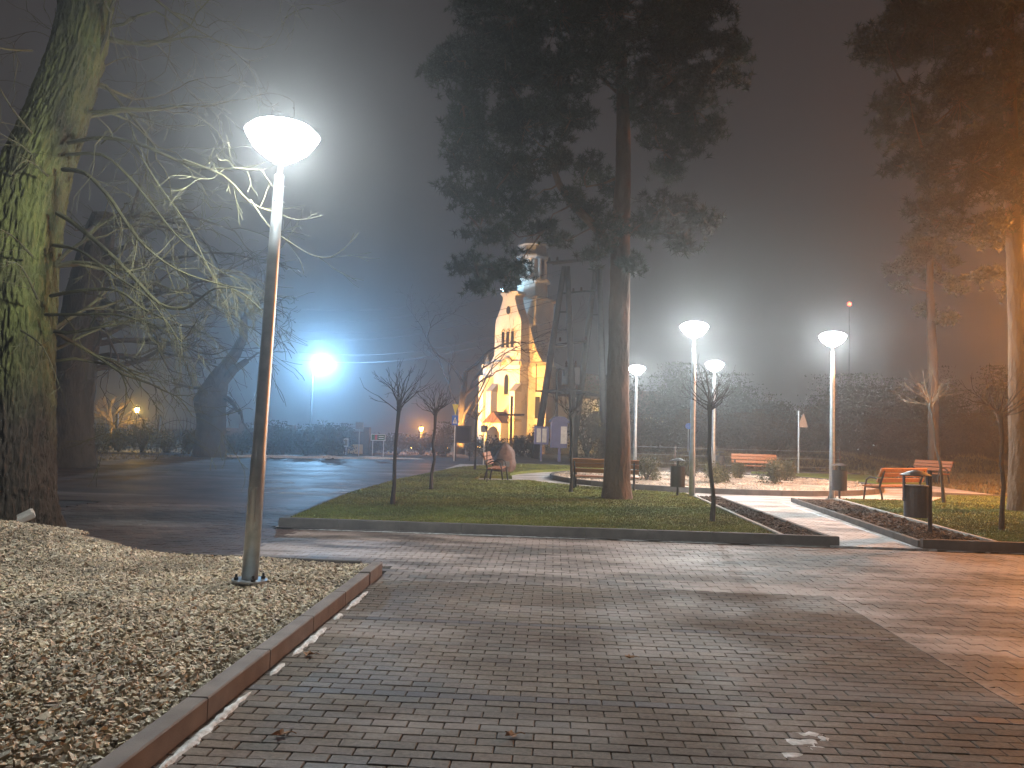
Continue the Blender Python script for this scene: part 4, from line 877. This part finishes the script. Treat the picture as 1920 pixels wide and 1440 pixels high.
flood((2.5, -11, .3), (1.0, 0, 6.5), 13000, (1.0, .47, .10), 'amber floodlight on the ground right of the church door', R(62))
flood((-1.2, -2.95, .3), (-1.6, -1.0, 3.5), 3500, (1.0, .50, .05), 'yellow floodlight at the foot of the church porch', R(110))
flood((-.9, -1.0, 12.95), (0, 1.6, 16.2), 450, (.45, .72, 1.0), 'cool white floodlight on the gable below the church lantern', R(100), 'led_blue')

# cross, boulder, transformer, house
p = AT(957, 848, 50); t = root('wayside_cross', (p.x, p.y, -.05), 'tall dark wooden cross in front of the church', 'cross'); MB().box((0, 0, 1.95), (.15, .15, 3.9), bevel=.015).build('upright', 'wood_dark', t); MB().box((0, -.003, 2.72), (1.65, .13, .14), bevel=.015).build('crossbar', 'wood_dark', t)
p = G(944, 889); t = root('memorial_boulder', (p.x, p.y, .08), 'pinkish pointed granite boulder with small plaque behind the side-on bench', 'boulder')
prof = [(.33, 0), (.40, .13), (.43, .32), (.39, .55), (.31, .76), (.18, .95), (.07, 1.08), (.01, 1.12)]; vs = []; sg = 26
for r_, z_ in prof:
    for k in range(sg):
        a = 2*math.pi*k/sg; q = Vector((math.cos(a)*1.5, math.sin(a)*1.5, z_*2)); rr = r_*(1+.28*mnoise.noise(q*1.3)+.10*mnoise.noise(q*4)); vs.append((rr*math.cos(a)+.06*math.sin(z_*2), rr*.8*math.sin(a), z_))
mb = MB(); mb.add(vs, [(i*sg+k, i*sg+(k+1) % sg, (i+1)*sg+(k+1) % sg, (i+1)*sg+k) for i in range(7) for k in range(sg)]+[tuple(7*sg+k for k in range(sg))]); mb.build('stone', 'granite', t, True)
MB().box((.12, -.42, .32), (.24, .03, .2), rx=-.1, bevel=.006).build('plaque', 'sign_grey', t)
tY = 51.5; t0 = AT(1065, 856, tY); tf = root('pole_transformer', (t0.x, t0.y, -.05), 'transformer station on two A-frames of concrete poles', 'transformer')
def TL(x, y, dy=0): return AT(x, y, tY+dy)-Vector((t0.x, t0.y, -.05))
legs = [((1003, 858), (1058, 500), 0), ((1077, 856), (1064, 500), 0), ((1073, 853), (1117, 505), 2.2), ((1134, 853), (1124, 505), 2.2)]
for a, b_, dy in legs:
    A, B_ = TL(*a, dy), TL(*b_, dy); A.z = 0; MB().tube([A, A.lerp(B_, .5), B_], [.24, .21, .17], 8).build('pole', 'concrete_pole', tf, True)
def bar(a, b_, da=0, db=0, r=.06, m='steel_dark', name='crossarm'): MB().tube([TL(*a, da), TL(*b_, db)], r, 6).build(name, m, tf)
bar((1025, 493), (1140, 482), -.3, 1.6, .09); bar((1036, 495), (1128, 484), .3, 2.0, .07)
for y in (550, 585, 618, 650): bar((1058-(y-500)*.154, y), (1064+(y-500)*.036, y), 0, 0, .05, 'concrete_pole', 'brace')
bar((1055, 550), (1118, 544), 0, 2.2, .07); bar((1034, 647), (1104, 640), 0, 2.2, .07); bar((1108, 590), (1128, 590), 2.2, 2.2, .05)
for i, (x, y) in enumerate(((1030, 490), (1045, 489), (1075, 548), (1090, 546), (1050, 640), (1068, 639), (1112, 482), (1135, 480), (1098, 638))):
    c = TL(x, y, .5); MB().lathe([(.03, 0), (.10, .04), (.05, .09), (.10, .13), (.05, .18), (.08, .22), (.02, .27)], 10, tuple(c)).build('insulator', 'insulator', tf)
pA, pB, pC, pD = TL(1005, 733, -.3), TL(1078, 731, -.6), TL(1128, 742, 2.6), TL(1060, 738, 2.8); pl = MB(); pl.tube([pA, pB], .07, 4); pl.tube([pB, pC], .07, 4); pl.tube([pC, pD], .07, 4); pl.tube([pD, pA], .07, 4)
z_ = pA.z; pl.box((pA+pB+pC+pD)/4, (2.6, 2.6, .06)); pl.build('platform', 'steel_dark', tf)
for x0, dy in ((1005, -.3), (1006, .4)): MB().tube([TL(x0, 733, dy), TL(x0, 682, dy), TL(x0+18, 683, dy)], .02, 5).build('railing', 'steel_dark', tf)
bar((1005, 708), (1030, 709), -.3, -.3, .018, 'steel_dark', 'railing')
c = TL(1070, 715, .9); MB().box(c+Vector((0, 0, .35)), (1.15, .7, 1.15), bevel=.05).build('tank', 'transformer', tf)
for k in range(7): MB().box(c+Vector((-.45+k*.15, -.42, .3)), (.05, .14, .95)).build('cooling_fin', 'transformer', tf)
for k in range(3): MB().lathe([(.06, 0), (.09, .08), (.05, .16), (.09, .24), (.05, .32), (.03, .42)], 8, tuple(c+Vector((-.3+k*.3, 0, .93)))).build('bushing', 'insulator', tf)
MB().tube([TL(1044, 733, -.2), TL(1044, 700, -.2), TL(1049, 692, -.2), TL(1057, 694, -.2), TL(1058, 705, -.2)], .07, 8).build('cable_conduit', 'steel_dark', tf)
MB().tube([TL(1044, 733, -.2), TL(1043, 800, -.2)], .09, 8).build('cable_conduit', 'steel_dark', tf)
MB().box(TL(1040, 812, -.4), (.65, .4, 1.1), bevel=.03).build('meter_cabinet', 'steel_dark', tf)
for i, (y0, y1) in enumerate(((505, 560), (512, 585), (550, 600), (560, 615), (600, 640), (612, 655))):
    A, B_ = AT(1058-(y0-500)*.1, y0, tY), AT(560, y1+20, 75); pts = [A.lerp(B_, k/14)-Vector((0, 0, 1.1*math.sin(math.pi*k/14))) for k in range(15)]
    o = MB().tube(pts, .014, 4).build('power_cable', 'wire'); tag(o, 'thin overhead cable leaving the transformer to the left, %s of six' % ('topmost', 'second from the top', 'third from the top', 'fourth from the top', 'fifth from the top', 'lowest')[i], 'cable', 'overhead cables')
hp = AT(1150, 830, 72); hs = root('low_house', (hp.x, hp.y, -.05), 'low ochre house with lit wall and dark roof behind the transformer', 'house', None, R(-6))
MB().box((0, 0, 1.6), (9, 5, 3.2)).build('wall', 'wall_yellow', hs); MB().add([(-5, -3, 3.2), (5, -3, 3.2), (5, 3, 3.2), (-5, 3, 3.2), (-4, 0, 5.6), (4, 0, 5.6)], [(0, 1, 5, 4), (2, 3, 4, 5), (1, 2, 5), (3, 0, 4), (3, 2, 1, 0)]).build('roof', 'roof_tile', hs)
for x in (-3, -1, 1.6, 3.3):
    w_ = MB().box((x, -2.52, 1.7), (.8, .06, 1.1)).build('window', 'window', hs); MB().box((x, -2.57, 1.12), (.95, .12, .07)).build('sill', 'sign_white', w_)
wlm = MB().lathe([(.1, -.05), (.13, .05), (.05, .12)], 10, (-.4, -2.75, 2.85)).build('wall_lamp', 'sodium', hs); light('lamp_light', 'POINT', (-.4, -2.9, 2.7), 700, (1, .6, .15), hs, .06)
# notice boards and signs
p = AT(1047, 852, 46.5); t = root('notice_board', (p.x, p.y, -.05), 'blue roofed notice board with white posters under the transformer', 'notice board', None, R(12))
MB().box((0, 0, 1.55), (.95, .28, 1.5), bevel=.02).build('case', 'blue_paint', t); MB().prism([(-.62, 2.28), (.62, 2.28), (.25, 2.62), (-.25, 2.62)], -.3, .3, 'y').build('roof', 'blue_paint', t); MB().box((.05, 0, .4), (.14, .14, .85)).build('post', 'blue_paint', t)
for x, z in ((.26, 1.55),): MB().box((x, -.15, z), (.36, .02, 1.0)).build('poster', 'paper', t)
sw = MB().box((-1.0, .1, 1.5), (.85, .10, 1.05), bevel=.02).build('side_case', 'blue_paint', t)
for x in (-1.18, -.85): MB().box((x, .04, 1.5), (.25, .02, .8)).build('poster', 'paper', t)
MB().box((-1.0, .12, .5), (.1, .1, 1.0)).build('post', 'blue_paint', t)
p = AT(867, 860, 43); t = root('notice_board', (p.x, p.y, -.05), 'black empty notice board on two legs beside the yield sign', 'notice board')
MB().box((0, 0, 1.45), (.88, .08, .95), bevel=.02).build('panel', 'black', t); MB().box((.0, -.05, 1.45), (.7, .015, .75)).build('glass', 'window', t)
for s in (-.38, .38): MB().box((s, .05, .5), (.06, .06, 1.05)).build('leg', 'black', t)
p = AT(851, 860, 42.4); t = root('road_sign', (p.x, p.y, -.05), 'yellow inverted triangle above a blue crossing sign on one post', 'road sign'); hz = lambda y: (AT(851, y, 42.4).z+.05)
MB().tube([(0, .03, 0), (0, .03, hz(757))], .03, 8).build('post', 'galv', t)
MB().prism([(-.17, hz(758)), (.17, hz(758)), (0, hz(777)-.02)], -.02, .0, 'y').build('yield_plate', 'sign_yellow', t)
cr = MB().box((0, -.01, hz(788)), (.34, .02, .52), bevel=.006).build('crossing_plate', 'sign_blue', t); MB().prism([(-.12, hz(788)-.17), (.12, hz(788)-.17), (0, hz(788)+.2)], -.03, -.021, 'y').build('white_triangle', 'sign_white', cr)
MB().box((0, -.034, hz(788)-.03), (.04, .006, .18)).build('walking_figure', 'black', cr)
def plate_sign(px, py, Y, wpx, hpx, m, label, base=858, name='road_sign', extra=None, two=False):
    p = AT(px, base, Y); t = root(name, (p.x, p.y, -.05), label, 'road sign'); z = AT(px, py, Y).z+.05; w_, h_ = wpx*Y/F_PX, hpx*Y/F_PX
    for s in ((-w_*.4, w_*.4) if two else (0,)): MB().tube([(s, .03, 0), (s, .03, z+h_*.5)], .028, 8).build('post', 'galv', t)
    pl_ = MB().box((0, -.01, z), (w_, .025, h_), bevel=.006).build('plate', m, t); return t, z, w_, h_, pl_
plate_sign(906, 804, 36, 13, 13, 'sign_grey', 'small square sign seen from behind near the end-on bench', 874)
t, z, w_, h_, pl_ = plate_sign(708, 820, 46, 26, 11, 'sign_green', 'green direction board with red panel on two posts', 855, 'direction_sign', two=True)
MB().box((0, -.03, z), (w_+.05, .012, h_+.05)).build('border', 'sign_white', pl_); MB().box((0, -.04, z), (w_-.02, .014, h_-.02)).build('face', 'sign_green', pl_); MB().box((-.12, -.052, z), (.14, .012, h_-.06)).build('red_panel', 'sign_red', pl_)
for k in (.06, -.06): MB().box((.18, -.052, z+k), (.3, .012, .045)).build('lettering', 'sign_white', pl_)
plate_sign(672, 798, 45, 15, 13, 'sign_grey', 'tall post with a pale square sign seen from behind', 856)
t, z, w_, h_, pl_ = plate_sign(648, 830, 48, 9, 16, 'sign_white', 'small pale poster board left of the tall sign post', 854, 'poster_board'); MB().box((0, -.03, z), (w_*.6, .01, h_*.7)).build('poster', 'frame', pl_)
lw = AT(660, 851, 50); tag(MB().box((0, 0, .3), (1.6, .35, .6), bevel=.05).build('low_wall', 'wall_yellow', loc=(lw.x, lw.y, -.05)), 'low ochre wall end beyond the snow bank', 'wall')
p = AT(1497, 893, 37); t = root('road_sign', (p.x, p.y, -.05), 'triangular sign seen from behind on a bare pole by the pond', 'road sign'); z1 = AT(1497, 770, 37).z+.05; MB().tube([(0, 0, 0), (0, 0, z1)], .04, 8).build('post', 'galv', t); MB().prism([(-.05, z1-.75), (.42, z1-.75), (.2, z1-.1)], -.03, .0, 'y').build('plate', 'sign_grey', t)
p = AT(1290, 860, 50); t = root('road_sign', (p.x, p.y, -.05), 'small round blue sign left of the middle lamp pole', 'road sign'); z1 = AT(1290, 799, 50).z+.05; MB().tube([(0, .03, 0), (0, .03, z1+.2)], .03, 8).build('post', 'galv', t); MB().prism([(.2*math.cos(k*.524), z1+.2*math.sin(k*.524)) for k in range(12)], -.02, .01, 'y').build('plate', 'sign_blue', t)
# pond fence
fp = root('pond_fence', (3.9, 38.2, .0), 'thin post and wire fence along the pond', 'fence')
for k in range(6): MB().box((k*1.9, 0, .6), (.07, .07, 1.2), bevel=.01).build('post', 'wood_dark', fp)
for z in (.35, .75, 1.1): MB().tube([(0, -.04, z), (4.8, -.04, z-.02), (9.5, -.04, z)], .006, 4).build('wire', 'galv', fp)
# beacon mast
p = AT(1592, 838, 115); t = root('beacon_mast', (p.x, p.y, -.05), 'thin far mast carrying a small red warning light', 'mast'); z1 = AT(1592, 570, 115).z
MB().tube([(0, 0, 0), (0, 0, z1-.2)], [.16, .07], 6).build('pole', 'steel_dark', t); MB().lathe([(.1, 0), (.26, .1), (.26, .35), (.08, .5)], 10, (0, 0, z1-.2)).build('beacon', 'redlamp', t)

# ------------------------------------------------------------------ the fog
hz_ = MB().box((0, 79, 12.2), (410, 208, 27.8)).build('haze', 'black'); kind(hz_, 'stuff', 'even night fog filling the whole place')
hm = bpy.data.materials.new('night_fog'); hm.use_nodes = True; nt = hm.node_tree; nt.nodes.clear()
o = nt.nodes.new('ShaderNodeOutputMaterial'); pv = nt.nodes.new('ShaderNodeVolumePrincipled')
pv.inputs['Color'].default_value = (.86, .88, .9, 1); pv.inputs['Density'].default_value = .0028; pv.inputs['Anisotropy'].default_value = .84
pv.inputs['Density Attribute'].default_value = ''
nt.links.new(pv.outputs[0], o.inputs['Volume']); hz_.data.materials.clear(); hz_.data.materials.append(hm)
